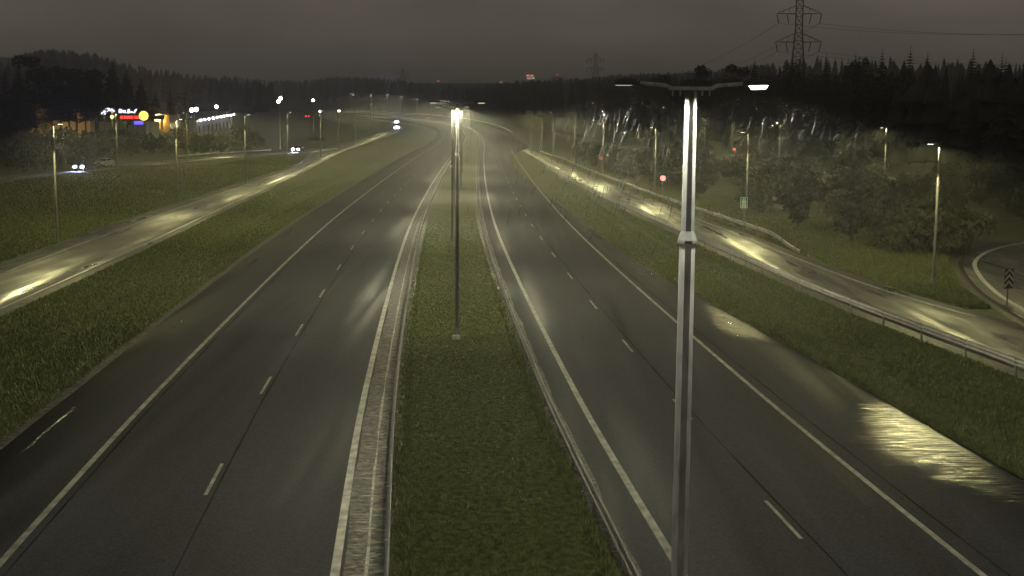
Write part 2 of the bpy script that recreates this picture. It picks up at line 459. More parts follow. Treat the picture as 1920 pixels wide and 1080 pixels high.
# standing water along the low outer edges
def puddle(y0, y1, w, seed, edge, side):
    y = np.arange(y0, y1 + .01, .22); rs = np.random.RandomState(seed)
    u = (y - y0) / (y1 - y0)
    jag = np.convolve(rs.normal(0, 1, len(y) + 8), np.ones(4) / 4, 'same')[4:-4]
    wd = w * np.sin(np.pi * np.clip(u, .002, .998)) ** .6 * (.86 + .16 * np.sin(u * 9 + seed)) + .2 * jag * w / 3
    wd = np.clip(wd, .03, None)
    e = edge(y)
    strip('water', y0, y1, e - wd if side > 0 else e, e if side > 0 else e + wd, M_WATER, .004, ysa=y, kind='structure', cuts=4, depth=side)
for (y0, y1, w, sd) in ((27.5, 44.8, 4.3, 3), (52, 67.5, 3.2, 4), (76.5, 88.5, 2.0, 5), (99, 113, 1.7, 6), (126, 150, 1.6, 7), (160, 190, 1.5, 8)):
    puddle(y0, y1, w, sd, lambda y: r_asph(y) - .1, 1)
for (y0, y1, w, sd) in ((37, 44, .28, 13), (58, 64, .3, 14), (82, 88, .5, 15), (103, 110, .6, 16), (137, 150, .8, 17)):
    puddle(y0, y1, w, sd, lambda y: np.full(len(y), -13.3 + .3 * math.sin(sd)), -1)
# pale streaks across the inner shoulder, in slivers running down to the grass
sw = MB(); r_s = random.Random(8)
for k in range(330):
    y = 24 + 40 * r_s.random() ** 2.2
    o0 = r_s.choice((-3.35, -3.0, -2.9, -2.4, -2.3)) + r_s.uniform(-.1, .1); L_ = r_s.uniform(.08, .45) if r_s.random() < .96 else r_s.uniform(.4, .7)
    L_ = min(L_, -2.15 - o0)
    h_ = r_s.uniform(.02, .07); n_ = 5; up, dn = [], []
    for q in range(n_ + 1):
        f = q / n_
        x_, y_ = path_at(np.array([y + r_s.uniform(-.04, .04)]), o0 + L_ * f)
        z_ = max(float(terrain_road(x_, y_)[0]) + .05, tz(float(x_[0]), float(y_[0]))) + .016
        hh = h_ * (.35 + math.sin(math.pi * min(max(f, .08), .92))) * .6
        up.append((float(x_[0]), float(y_[0]) + hh, z_)); dn.append((float(x_[0]), float(y_[0]) - hh, z_))
    sw.add(up + dn, [(n_ + 1 + q, n_ + 2 + q, q + 1, q) for q in range(n_)])
sw.build('streaks', simple('pale_streak', (.17, .155, .12), .6, vary=.5, scale=9), kind='stuff', label='pale streaks across the inner shoulder and rail foot of the left carriageway', category='streaks')
# pale broken edge of the tarmac between line and rail
strip('gravel_verge', Y0, 130, -3.02, -2.96, simple('broken_kerb_edge', (.20, .185, .14), .6, vary=.8, scale=3.0), .008, jitter=wander(.035, 10, .5), kind='structure')
# pale kerb of gravel outside the left edge
strip('gravel_verge', Y0, 300, -14.25, -13.8, M_GRIT, .008, jitter=wander(.05, 9), kind='structure')

def line(parent, y0, y1, off, w, mat=M_PAINT, up=.012, ysa=None, name='edge_line', **kw):
    oc = off if callable(off) else (lambda y, o=off: np.full(len(y), float(o)))
    return strip(name, y0, y1, lambda y: oc(y) - w / 2, lambda y: oc(y) + w / 2, mat, up, parent, ysa=ysa, **kw)
line(road_left, Y0, 900, -10.9, .17); line(road_left, Y0, 900, -3.65, .20)
line(road_right, Y0, 900, 3.75, .20)
line(road_right, Y0, 358, lambda y: 10.1 + .0028 * y, .16)
M_SEAM = simple('road_seam_sealant', (.010, .010, .011), .9, vary=.5, scale=4, spec=.03)
for (rd, o_) in ((road_left, -7.05), (road_left, -10.6), (road_right, 7.25), (road_right, 10.75)):
    strip('road_seam', Y0, 150, o_ - .02, o_ + .025, M_SEAM, .006, rd, jitter=wander(.03, int(abs(o_) * 10), .9))
def dashes(parent, first, off):
    mesh_cache = None
    far = []
    k = 0
    y = first
    while y < 380:
        if y < 150:
            strip('lane_dash', y, y + 3.0, off - .05, off + .05, M_PAINT, .012, parent, ysa=np.array([y, y + 1.5, y + 3.0]))
        else:
            far.append(y)
        y += 12.0
    mb = MB()
    for y in far:
        pts = []
        for yy in (y, y + 3.0):
            for o in (off - .05, off + .05):
                x, q = path_at(np.array([yy]), o)
                pts.append((x[0], q[0], float(terrain_road(x, q)[0]) + float(lift(yy)) + .012))
        mb.add(pts, [(0, 1, 3, 2)])
    mb.build('lane_dash', M_PAINT, parent, kind='stuff')
dashes(road_left, 21.0, -7.25)
dashes(road_right, 16.7, 7.0)

# ramps, surveyed as offsets from the central reserve
lr_near = pchip([(0, -22.4), (40, -22.3), (98, -22.2), (134, -23), (206, -25), (300, -29.3), (420, -31.5), (570, -31.5), (680, -26), (780, -20.5), (900, -17), (1200, -17)])
lr_far = pchip([(0, -29.0), (80, -28.7), (138, -29.3), (200, -29.8), (248, -31), (300, -35.5), (350, -39), (450, -39), (570, -37.5), (680, -31), (780, -25.5), (900, -22), (1200, -22)])
ramp_left = strip('ramp_road', Y0, YF, lr_far, lr_near, M_RAMP, cuts=3, kind='structure')
line(ramp_left, Y0, 500, lambda y: lr_near(y) - .35, .16)
line(ramp_left, Y0, 250, lambda y: lr_far(y) + 1.7, .16)
strip('gravel_verge', Y0, 330, lambda y: lr_near(y) - .05, lambda y: lr_near(y) + .5, M_GRIT, .006, jitter=wander(.06, 12), kind='structure')

rr_near = pchip([(0, 24.3), (30, 22.6), (49, 21.4), (64, 20.3), (84, 19.7), (112, 19.0), (147, 17.5), (192, 16.4), (305, 15.0), (370, 13.5)])
rr_far = pchip([(0, 33), (40, 29.6), (55, 27.6), (67, 25.6), (89, 24.6), (104, 24.6), (135, 23.4), (198, 21.5), (247, 20.2), (344, 17.0), (370, 16.2)])
ramp_right = strip('ramp_road', Y0, 372, rr_near, rr_far, M_RAMP, cuts=3, kind='structure')
line(ramp_right, 62, 300, lambda y: rr_far(y) - .95, .18)
line(ramp_right, Y0, 300, lambda y: rr_near(y) + .5, .14, M_PAINT_WORN)
strip('gravel_verge', Y0, 230, lambda y: rr_near(y) - .75, lambda y: rr_near(y) - .02, M_GRIT, .006, jitter=wander(.08, 14), kind='structure')

def free_road(name, pts, w_left, w_right, mat, kind='structure', up=.07, samples=70):
    """road along free plan points; widths to the left and right of the run"""
    ts = np.arange(len(pts)); fx = pchip([(t, p[0]) for t, p in zip(ts, pts)]); fy = pchip([(t, p[1]) for t, p in zip(ts, pts)])
    t = np.linspace(0, len(pts) - 1, samples)
    x, y = fx(t), fy(t)
    dx, dy = np.gradient(x), np.gradient(y); L = np.hypot(dx, dy); nxx, nyy = -dy / L, dx / L
    return x, y, nxx, nyy
def ribbon(name, x, y, nx_, ny_, a, b, mat, up, parent=None, cuts=2, skirt=True, **kw):
    cols = []
    for t in np.linspace(0, 1, cuts + 1):
        o = a + (b - a) * t
        X, Yy = x + nx_ * o, y + ny_ * o
        cols.append(np.stack([X, Yy, terrain_road(X, Yy) + up], 1))
    cols = cols[::-1]
    return sheet(name, cols, mat, parent, skirt, **kw)
# upper left road: near edge surveyed, road lies on its left
up_pts = [(-92, 60), (-84, 110), (-77.5, 150), (-70.6, 184), (-66.5, 208), (-62.3, 234), (-57.0, 262), (-50.5, 292), (-46.5, 312), (-44.5, 340)]
ux, uy, unx, uny = free_road('u', up_pts, 0, 0, None)
side_left = ribbon('side_road', ux, uy, unx, uny, 7.2, 0.0, M_RAMP, .075, kind='structure')
ribbon('edge_line', ux, uy, unx, uny, .55, .35, M_PAINT, .09, side_left, 1, False)
ribbon('gravel_verge', ux, uy, unx, uny, 0.02, -.6, M_GRIT, .07, None, 1, True, kind='structure')
# side road along the foot of the right-hand wood
sr_pts = [(72, 120), (60, 150), (50, 180), (42, 215), (36.5, 252), (33.2, 308), (29, 392), (21, 500), (9, 620), (-6, 690)]
sx, sy, snx, sny = free_road('s', sr_pts, 0, 0, None)
side_right = ribbon('side_road', sx, sy, snx, sny, 0.0, -6.5, M_RAMP, .085, kind='structure')
# loop road beyond the gore, its edge line on the left
lp_pts = [(24.6, 55), (25.4, 61), (26.1, 66), (27.1, 72.4), (29.0, 80.5), (31.6, 88.6), (35.8, 96.5), (41.5, 102.5), (50, 107.5), (62, 110)]
lx, ly, lnx, lny = free_road('l', lp_pts, 0, 0, None)
M_WHITE_LINE = simple('fresh_road_paint', (.55, .54, .48), .5, vary=.3, scale=3.0)
loop = ribbon('loop_road', lx, ly, lnx, lny, .7, -7.5, M_RAMP, .058, kind='structure')
ribbon('edge_line', lx, ly, lnx, lny, .14, -.14, M_WHITE_LINE, .072, loop, 1, False)
ribbon('gravel_verge', lx, ly, lnx, lny, 1.3, .68, M_GRIT, .05, None, 1, True, kind='structure')

# ------------------------------------------------------------------ grass
def grass(name, n, ya, yb, oa, ob, hmin, hmax, seed, label):
    rs = np.random.RandomState(seed)
    u = rs.rand(n)
    y = 1 / (1 / ya - u * (1 / ya - 1 / yb))             # denser where it is nearer
    lo = oa(y) if callable(oa) else np.full(n, float(oa)); hi = ob(y) if callable(ob) else np.full(n, float(ob))
    o = lo + (hi - lo) * rs.rand(n)
    x, yy = path_at(y, o)
    z = terrain(x, yy)
    k = 3
    V = np.zeros((n, k, 3, 3), np.float32)
    for j in range(k):
        a = rs.rand(n) * 6.283; h = (hmin + (hmax - hmin) * rs.rand(n) ** 1.6) * np.clip((yb - y) / (yb * .45), .08, 1); lean = h * (.2 + .7 * rs.rand(n)); w = .007 + .013 * rs.rand(n) + .00022 * y
        ox, oy = (rs.rand(n) - .5) * .12, (rs.rand(n) - .5) * .12
        ca, sa = np.cos(a), np.sin(a)
        V[:, j, 0] = np.stack([x + ox - sa * w, yy + oy + ca * w, z - .02], 1)
        V[:, j, 1] = np.stack([x + ox + sa * w, yy + oy - ca * w, z - .02], 1)
        V[:, j, 2] = np.stack([x + ox + ca * lean, yy + oy + sa * lean, z + h], 1)
    Fc = np.arange(n * k * 3).reshape(-1, 3)
    np_mesh(name, V.reshape(-1, 3), Fc, M_BLADE, kind='stuff', label=label, category='grass')
grass('grass', 130000, 22, 150, -2.2, 2.2, .015, .065, 21, 'short wet grass covering the central reserve between the guard rails')
grass('grass', 70000, 32, 170, lambda y: r_asph(y) + .1, lambda y: rr_near(y) - .8, .05, .2, 22, 'wet grass strip between the right carriageway and the right ramp')
grass('grass', 70000, 36, 190, lambda y: lr_near(y) + .5, -14.3, .05, .2, 23, 'wet grass strip between the left carriageway and the left ramp')
grass('grass', 26000, 65, 180, lambda y: rr_far(y) + .3, lambda y: np.maximum(rr_far(y) + .4, np.minimum(rr_far(y) + 11, np.interp(y, [p[1] for p in lp_pts], [p[0] for p in lp_pts]) - xc(y) - 1.3)), .08, .3, 24, 'lit grass between the right ramp and the bushes')
grass('grass', 60000, 70, 300, lambda y: np.where(y < 235, -60.0, -44.0), lambda y: lr_far(y) - .3, .08, .3, 25, 'dark grass bank between the left ramp and the upper left road')

for sd, (a_, b_) in enumerate(((-2.5, -2.05), (2.1, 2.4), (-14.6, -14.1))):
    grass('grass', 5000, 24, 110, a_, b_, .05, .26, 40 + sd, 'longer tufts of grass along the foot of a guard rail or road edge')
grass('grass', 7000, 30, 120, lambda y: r_asph(y) + .02, lambda y: r_asph(y) + .5, .05, .28, 44, 'longer tufts of grass along the right road edge')
# ------------------------------------------------------------------ guard rails
W_PROFILE = [(.000, .155), (.035, .135), (.08, .10), (.08, .06), (.02, .02), (.02, -.02), (.08, -.06), (.08, -.10), (.035, -.135), (.0, -.155)]
def guard_rail(label, pts, step, face, n_single, group='steel guard rails beside the roads', mat=M_RAIL, h=.62, buried_start=False):
    """pts: function s-> (x, y) arrays over parameter list; face=+1 beam faces right of the run"""
    x, y = pts
    z = terrain_road(x, y) + lift(y) * .8
    s0 = np.concatenate([[0], np.cumsum(np.hypot(np.diff(x), np.diff(y)))])
    low = -.55 * (1 - smooth(s0 / 9.0)) if buried_start else 0 * s0
    root = thing('guard_rail', label, 'guard rail', (x[0], y[0], z[0]), 0, group)
    dx, dy = np.gradient(x), np.gradient(y); L = np.hypot(dx, dy); rx, ry = dy / L, -dx / L
    cols = []
    for (o, dz) in W_PROFILE:
        cols.append(np.stack([x - x[0] + rx * o * face, y - y[0] + ry * o * face, z - z[0] + h + dz + low], 1))
    for (o, dz) in W_PROFILE[::-1]:
        cols.append(np.stack([x - x[0] + rx * (o - .012) * face, y - y[0] + ry * (o - .012) * face, z - z[0] + h + dz + low], 1))
    cols.append(cols[0])
    sheet('beam', cols, mat, root, False)
    s = np.concatenate([[0], np.cumsum(np.hypot(np.diff(x), np.diff(y)))])
    me = None; far = MB(); k = 0; d = 1.0
    while d < s[-1]:
        px, py, pz = np.interp(d, s, x), np.interp(d, s, y), np.interp(d, s, z)
        ang = math.atan2(np.interp(d, s, dy / L), np.interp(d, s, dx / L))
        c = (px - x[0], py - y[0], pz - z[0])
        if k < n_single:
            if me is None:
                mb = MB()
                mb.box((0, -.05 * face, .28), (.10, .012, .98)); mb.box((-.044, -.083 * face, .28), (.012, .054, .98)); mb.box((.044, -.083 * face, .28), (.012, .054, .98))
                mb.box((0, -.028 * face, .62), (.08, .03, .2))
                me = bpy.data.meshes.new('post'); me.from_pydata([tuple(v) for v in mb.v], [], mb.f)
            o = link('post', me, M_POST, root); o.location = c; o.rotation_euler = (0, 0, ang)
        else:
            q = MB(); q.box((0, -.06 * face, .28), (.09, .06, .98)); R = Matrix.Rotation(ang, 3, 'Z')
            far.add([R @ Vector(v) + Vector(c) for v in q.v], q.f)
        k += 1; d += step
    if far.v: far.build('post', M_POST, root, kind='stuff')
    return root
def along(y0, y1, off):
    y = ys_for(y0, y1); o = off(y) if callable(off) else np.full(len(y), float(off))
    return path_at(y, o)
guard_rail('guard rail along the left side of the central reserve, beside the gritty shoulder', along(14, 1000, -2.5), 4.0, -1, 34)
guard_rail('guard rail along the right side of the central reserve, left of the tall near lamp', along(14, 640, 2.4), 4.0, 1, 34)
guard_rail('guard rail on the near side of the right ramp, its posts against the pale strip', along(26, 240, lambda y: rr_near(y) - .85), 4.0, 1, 40)
guard_rail('guard rail on the far side of the right ramp, where the bushes begin', along(92, 330, lambda y: rr_far(y) + .35), 4.0, -1, 24, buried_start=True, mat=M_POST)
guard_rail('long guard rail round the outside of the distant left-hand bend', along(540, 1090, 17.3), 8.0, -1, 0, mat=M_LITRAIL, h=.8)
guard_rail('short pale guard rail on the upper left road behind the oncoming car', (ux[44:58] + unx[44:58] * 7.5, uy[44:58] + uny[44:58] * 7.5), 4.0, 1, 10)
guard_rail('guard rail on the near side of the side road under the right-hand wood', (sx[14:52] + snx[14:52] * .4, sy[14:52] + sny[14:52] * .4), 4.0, -1, 20)

# ------------------------------------------------------------------ street lamps
def luminaire(parent, base, direction, length=.62, tilt=0.0, lens=M_LENS, bowl=.07, width=.26, skirt=0.0):
    """lamp head: tapered housing with the glowing lens under it; direction = unit vector along the arm"""
    d = Vector(direction).normalized(); s = Vector((0, 0, 1)).cross(d).normalized()
    d2 = (d + Vector((0, 0, tilt))).normalized(); u = d2.cross(s).normalized()
    if u.z < 0: u = -u
    def P(a, b, c): return Vector(base) + d2 * a + s * b + u * c
    mb = MB()
    sec = [(0, .05, .03, .03), (.10 * length, .7 * width / 2 + .02, .045, .03), (.3 * length, width / 2 + .02, .065, .03), (.8 * length, width / 2 + .02, .06, .03), (length, width / 2 - .03, .03, .025)]
    vs = []
    for (a, hw, top, bot) in sec:
        vs += [P(a, -hw, -bot), P(a, hw, -bot), P(a, hw * .98, top * .4), P(a, hw * .6, top), P(a, -hw * .6, top), P(a, -hw * .98, top * .4)]
    n = 6
    fs = [(i * n + j, i * n + (j + 1) % n, (i + 1) * n + (j + 1) % n, (i + 1) * n + j) for i in range(len(sec) - 1) for j in range(n)]
    fs += [tuple(range(n - 1, -1, -1)), tuple((len(sec) - 1) * n + j for j in range(n))]
    mb.add(vs, fs)
    h = mb.build('luminaire', M_HOUSING, parent)
    if skirt:
        sk = MB(); q0, q1, qw = .24 * length, .96 * length, width / 2
        for (c0, c1, d0, d1) in ((q0, q1, -qw, -qw + .012), (q0, q1, qw - .012, qw), (q0, q0 + .012, -qw + .012, qw - .012), (q1 - .012, q1, -qw + .012, qw - .012)):
            sk.add([P(c0, d0, -.03), P(c1, d0, -.03), P(c1, d1, -.03), P(c0, d1, -.03), P(c0, d0, -.033 - skirt), P(c1, d0, -.033 - skirt), P(c1, d1, -.033 - skirt), P(c0, d1, -.033 - skirt)],
                   [(3, 2, 1, 0), (4, 5, 6, 7), (0, 1, 5, 4), (1, 2, 6, 5), (2, 3, 7, 6), (3, 0, 4, 7)])
        sk.build('cutoff_rim', M_HOUSING, h)
    ml = MB()
    a0, a1, hw = .28 * length, .92 * length, width / 2 - .02
    top = [P(a0, -hw, -.032), P(a1, -hw, -.032), P(a1, hw, -.032), P(a0, hw, -.032)]
    k = .72
    am = (a0 + a1) / 2; hl = (a1 - a0) / 2
    bot = [P(am - hl * k, -hw * k, -.032 - bowl), P(am + hl * k, -hw * k, -.032 - bowl), P(am + hl * k, hw * k, -.032 - bowl), P(am - hl * k, hw * k, -.032 - bowl)]
    ml.add(top + bot, [(4, 5, 6, 7), (0, 1, 5, 4), (1, 2, 6, 5), (2, 3, 7, 6), (3, 0, 4, 7)])
    ml.build('lens', lens, h)
    if lens.name in OPTIC:
        lo = bpy.data.objects.new('bulb', OPTIC[lens.name]); C.objects.link(lo); lo.parent = h
        lo.location = P(am, 0, -.05 - max(bowl, skirt))
    return h

def single_lamp(H, label, loc, rz, lens=M_LENS_RAMP, arm=.34, group='single-arm street lamps', bowl=.012, r0=.085):
    """pole with one arm reaching along local +X"""
    t = thing('street_lamp', label, 'street lamp', loc, rz, group)
    mb = MB(); mb.tube([(0, 0, -.3), (0, 0, .5), (0, 0, H * .78)], [r0, r0, r0 * .78], 10); mb.build('pole', M_POLE, t, True)
    mb = MB(); mb.tube([(0, 0, -.05), (0, 0, .35)], [r0 * 1.9, r0 * 1.35], 10); mb.build('foot', M_POST, t)
    mb = MB(); mb.tube([(0, 0, H * .775), (0, 0, H * .79)], [r0 * .95, r0 * .9], 10); mb.build('collar', M_POLE, t)
    mb = MB(); mb.tube([(0, 0, H * .785), (0, 0, H - .18), (.03, 0, H - .06), (.12, 0, H), (arm, 0, H + .05)], [r0 * .72, r0 * .55, r0 * .5, r0 * .45, r0 * .4], 8); mb.build('arm', M_POLE, t, True)
    luminaire(t, (arm - .1, 0, H + .05), (1, 0, 0), length=.5, lens=lens, bowl=bowl)
    return t
def twin_lamp(H, label, loc, rz, lens=M_LENS, arm=.95, group='twin-arm lamps down the central reserve', bowl=.06, r0=.1, joint=.78, head=.5, bowl_left=None, steel=None, skirt=0.0):
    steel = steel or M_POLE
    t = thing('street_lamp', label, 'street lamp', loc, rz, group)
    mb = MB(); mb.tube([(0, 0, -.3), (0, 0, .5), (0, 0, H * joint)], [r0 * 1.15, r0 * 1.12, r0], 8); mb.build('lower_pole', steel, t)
    mb = MB(); mb.tube([(0, 0, -.05), (0, 0, .08), (0, 0, .4)], [r0 * 2.2, r0 * 2.2, r0 * 1.4], 10); mb.build('foot', M_POST, t)
    mb = MB(); mb.tube([(0, 0, H * joint - .03), (0, 0, H * joint + .01), (0, 0, H * joint + .14)], [r0 * 1.2, r0 * 1.2, r0 * .84], 8); mb.build('collar', M_POLE, t)
    mb = MB(); mb.tube([(0, 0, H * joint + .1), (0, 0, H)], [r0 * .84, r0 * .72], 8); mb.build('upper_pole', M_POLE, t)
    mb = MB(); mb.box((0, 0, H + .03), (.62, .09, .05)); mb.build('crossbar', M_STEEL, t)
    for sgn in (-1, 1):
        bw = bowl if (sgn > 0 or bowl_left is None) else bowl_left
        mb = MB(); mb.tube([(sgn * .27, 0, H + .03), (sgn * .36, 0, H + .07), (sgn * arm * .72, 0, H + .10)], [.03, .03, .026], 8); mb.build('arm', M_STEEL, t)
        for bx in (.15, .25):
            mb = MB(); mb.tube([(sgn * bx, -.02, H + .01), (sgn * bx, -.02, H - .07)], .011, 6); mb.build('bolt', M_STEEL, t)
        luminaire(t, (sgn * arm * .70, 0, H + .10), (sgn, 0, 0), length=head, tilt=.02 if sgn > 0 else -.01, lens=(M_LENS_DIM if bowl_left is not None and sgn < 0 else lens), bowl=bw, width=.22, skirt=skirt)
    return t
def road_dir(y):
    return math.atan(-(float(xc(y + 1)) - float(xc(y - 1))) / 2)

# the lamp that stands right in front of the camera
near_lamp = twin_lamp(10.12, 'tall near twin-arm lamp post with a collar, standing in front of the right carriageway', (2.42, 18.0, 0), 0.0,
                      lens=M_LENS_NEAR, arm=1.0, bowl=.05, bowl_left=.004, head=.36, r0=.113, joint=.797, steel=M_STEEL)  # lower pole in paler steel than upper, offsetting the lamp light's falloff
# the row going away along the central reserve
med = [(56.9, 'second twin-arm lamp post, on the grass of the central reserve'), (96, 'third twin-arm lamp post along the central reserve'),
       (136, 'fourth twin-arm lamp post along the central reserve'), (178, 'fifth twin-arm lamp post along the central reserve'),
       (220, 'sixth twin-arm lamp post along the central reserve'), (264, 'seventh twin-arm lamp post along the central reserve')]
second = None
for k, (y, lab) in enumerate(med):
    x = -2.41 if k == 0 else float(xc(y)) + (.35 if k % 2 else .0)
    if k == 1: x = survey(848, 300, 96).x
    if second is None:
        second = twin_lamp(10.15, lab, (x, y, tz(x, y)), road_dir(y), arm=1.05, bowl=.02, r0=.078)
    else:
        dup(second, (x, y, tz(x, y)), road_dir(y), lab)
far_med = [(330, 'tiny twin-arm lamp seen just right of the row of tall poles', .0), (420, 'distant twin-arm lamp where the central reserve starts to bend', 0), (510, 'distant twin-arm lamp on the bend, nearest to the far guard rail', 0), (600, 'distant twin-arm lamp on the bend beside the lorry', 0), (690, 'farthest twin-arm lamp of the central reserve before the bend turns away', 0)]
for (y, lab, dx) in far_med:
    x = float(xc(y)); dup(second, (x, y, tz(x, y)), road_dir(y), lab)
# lamps climbing with the bend far away
bend = [(838, 190, 740, 'first distant bend lamp left of the tall poles'), (829, 189, 770, 'second distant bend lamp left of the tall poles'), (807, 190, 800, 'third distant bend lamp left of the tall poles'),
        (780, 186, 850, 'distant bend lamp above the far guard rail, fourth from the poles'), (753, 181, 900, 'distant bend lamp above the lorry headlights'),
        (726, 177, 950, 'distant bend lamp left above the lorry'), (697, 178, 1000, 'distant bend lamp, second from the top of the hill'), (660, 176, 1060, 'brightest and highest of the distant bend lamps, at the top left')]
first_bend = None
for (px, py, D, lab) in bend:
    p = survey(px, py, D); zg = tz(p.x, D); H = p.z - zg
    if first_bend is None:
        first_bend = twin_lamp(H, lab, (p.x, D, zg), .3, lens=M_LENS_FAR, arm=.7, bowl=.10, r0=.14, group='distant lamps along the bend')
    else:
        dup(first_bend, (p.x, D, p.z - first_bend['h']), .3, lab)
    first_bend['h'] = first_bend.get('h', H)
# right ramp lamps: (x, y, head height)
rl = [(24.9, 76.7, 8.15, 'bright street lamp on the grass between the right ramp and the loop road'), (21.2, 118.5, 8.2, 'street lamp at the ramp edge right of the near tall pole'),
      (17.2, 158.3, 8.2, 'street lamp by the right ramp just left of the near tall pole'), (13.9, 202.6, 8.3, 'street lamp at the right ramp seen among the rain, second left of the tall pole'),
      (11.4, 243, 10.0, 'ramp lamp in the distance, third left of the near tall pole'), (8.6, 284, 10.0, 'ramp lamp in the distance, fourth left of the near tall pole'),
      (7.2, 325, 10.1, 'ramp lamp in the distance, fifth left of the near tall pole'), (5.0, 370, 10.6, 'ramp lamp in the distance, nearest to the bend rail')]
proto = {}
for (x, y, h, lab) in rl:
    zg = tz(x, y)
    if h not in proto: proto[h] = single_lamp(h - zg, lab, (x, y, zg), math.pi, group='street lamps along the right ramp')
    else: dup(proto[h], (x, y, zg), math.pi, lab)
# left ramp lamps
ll = [(-33.6, 96.1, 8.75, 'street lamp by the left ramp in front of the yellow wall'), (-35.0, 136.5, 8.9, 'street lamp by the left ramp at the end of the dark bushes'),
      (-36.1, 177, 9.3, 'street lamp by the left ramp in front of the lit car park'), (-37.4, 218, 9.6, 'street lamp by the left ramp below the double floodlight'),
      (-38.4, 262, 10.0, 'street lamp by the left ramp right of the red tail lights'), (-41.5, 312, 10.3, 'street lamp by the left ramp above the white headlights of the second car'),
      (-43, 358, 10.6, 'street lamp by the left ramp where the side road joins'), (-46.5, 430, 11.0, 'street lamp of the left ramp row, before the lorry'), (-53, 500, 11.4, 'street lamp of the left ramp row nearest to the lorry'), (-58, 575, 12.2, 'farthest street lamp of the left ramp row')]
p0 = None
for (x, y, h, lab) in ll:
    zg = tz(x, y)
    if p0 is None: p0 = single_lamp(8.9, lab, (x, y, h - 8.9), 0.0, group='street lamps along the left ramp')
    else: dup(p0, (x, y, h - 8.9), 0.0, lab)
ul = [(-60.3, 200, 9.4, 'street lamp of the upper left road in front of the lit signs'), (-61.0, 246, 9.4, 'second street lamp of the upper left road, before the dark bushes end'), (-62.0, 288, 9.5, 'third street lamp of the upper left road')]
for (x, y, h, lab) in ul:
    dup(p0, (x, y, h - 8.9), math.pi, lab)['group'] = 'street lamps along the upper left road'
# lamps of the side road under the wood
for (px, py, D, lab) in [(1662, 240, 165, 'street lamp with dark head at the edge of the right-hand wood'), (1463, 231, 205, 'street lamp in front of the right-hand wood, under the bright lamp head'), (1322, 222, 290, 'faint street lamp just right of the near tall pole')]:
    p = survey(px, py, D); zg = tz(p.x, D)
    q = dup(p0, (p.x, D, p.z - 8.9), math.pi, lab); q['group'] = 'street lamps of the side road by the wood'

# ------------------------------------------------------------------ trees and bushes
def spruce_mesh(seed, H, layers, per, spread, droop=.35, z0=.10):
    r = random.Random(seed); vs, fs = [], []
    for i in range(layers):
        t = i / (layers - 1)
        z = H * (z0 + (.98 - z0) * t)
        R = spread * (1 - t) ** .85 * (.85 + .3 * r.random()) + .12
        k = max(4, int(per * (1 - .55 * t)))
        a0 = r.random() * 6.28
        for j in range(k):
            a = a0 + 6.283 * j / k + r.uniform(-.25, .25)
            L = R * r.uniform(.65, 1.15); w = L * r.uniform(.22, .36)
            ca, sa = math.cos(a), math.sin(a)
            def q(d, s, dz): return (ca * d - sa * s, sa * d + ca * s, z + dz)
            o = len(vs)
            vs += [q(.02, 0, .12 * H / layers), q(L * .45, w, -droop * L * .35), q(L, 0, -droop * L * r.uniform(.5, 1.1)), q(L * .45, -w, -droop * L * .35), q(L * .55, 0, -.02 * L), q(L * .8, w * .75, -droop * L * .8), q(L * .8, -w * .75, -droop * L * .8)]
            fs += [(o, o + 1, o + 4), (o, o + 4, o + 3), (o + 4, o + 5, o + 2), (o + 4, o + 2, o + 6), (o + 1, o + 5, o + 4), (o + 4, o + 6, o + 3)]
    return vs, fs
def leafy_mesh(seed, lobes, n, size):
    """leaf sprays scattered through several lobes"""
    r = random.Random(seed); vs, fs = [], []
    for k in range(n):
        (cx, cy, cz, R) = lobes[r.randrange(len(lobes))]
        while True:
            u = [r.uniform(-1, 1) for _ in range(3)]
            d = sum(c * c for c in u)
            if .15 < d < 1: break
        p = Vector((cx + u[0] * R, cy + u[1] * R, cz + u[2] * R * .8))
        s = size * r.uniform(.5, 1.3)
        ax = Vector([r.gauss(0, 1) for _ in range(3)]).normalized(); bx = ax.orthogonal().normalized()
        o = len(vs)
        vs += [p - ax * s, p + bx * s * .5, p + ax * s, p - bx * s * .4]
        fs += [(o, o + 1, o + 2, o + 3)]
    return vs, fs
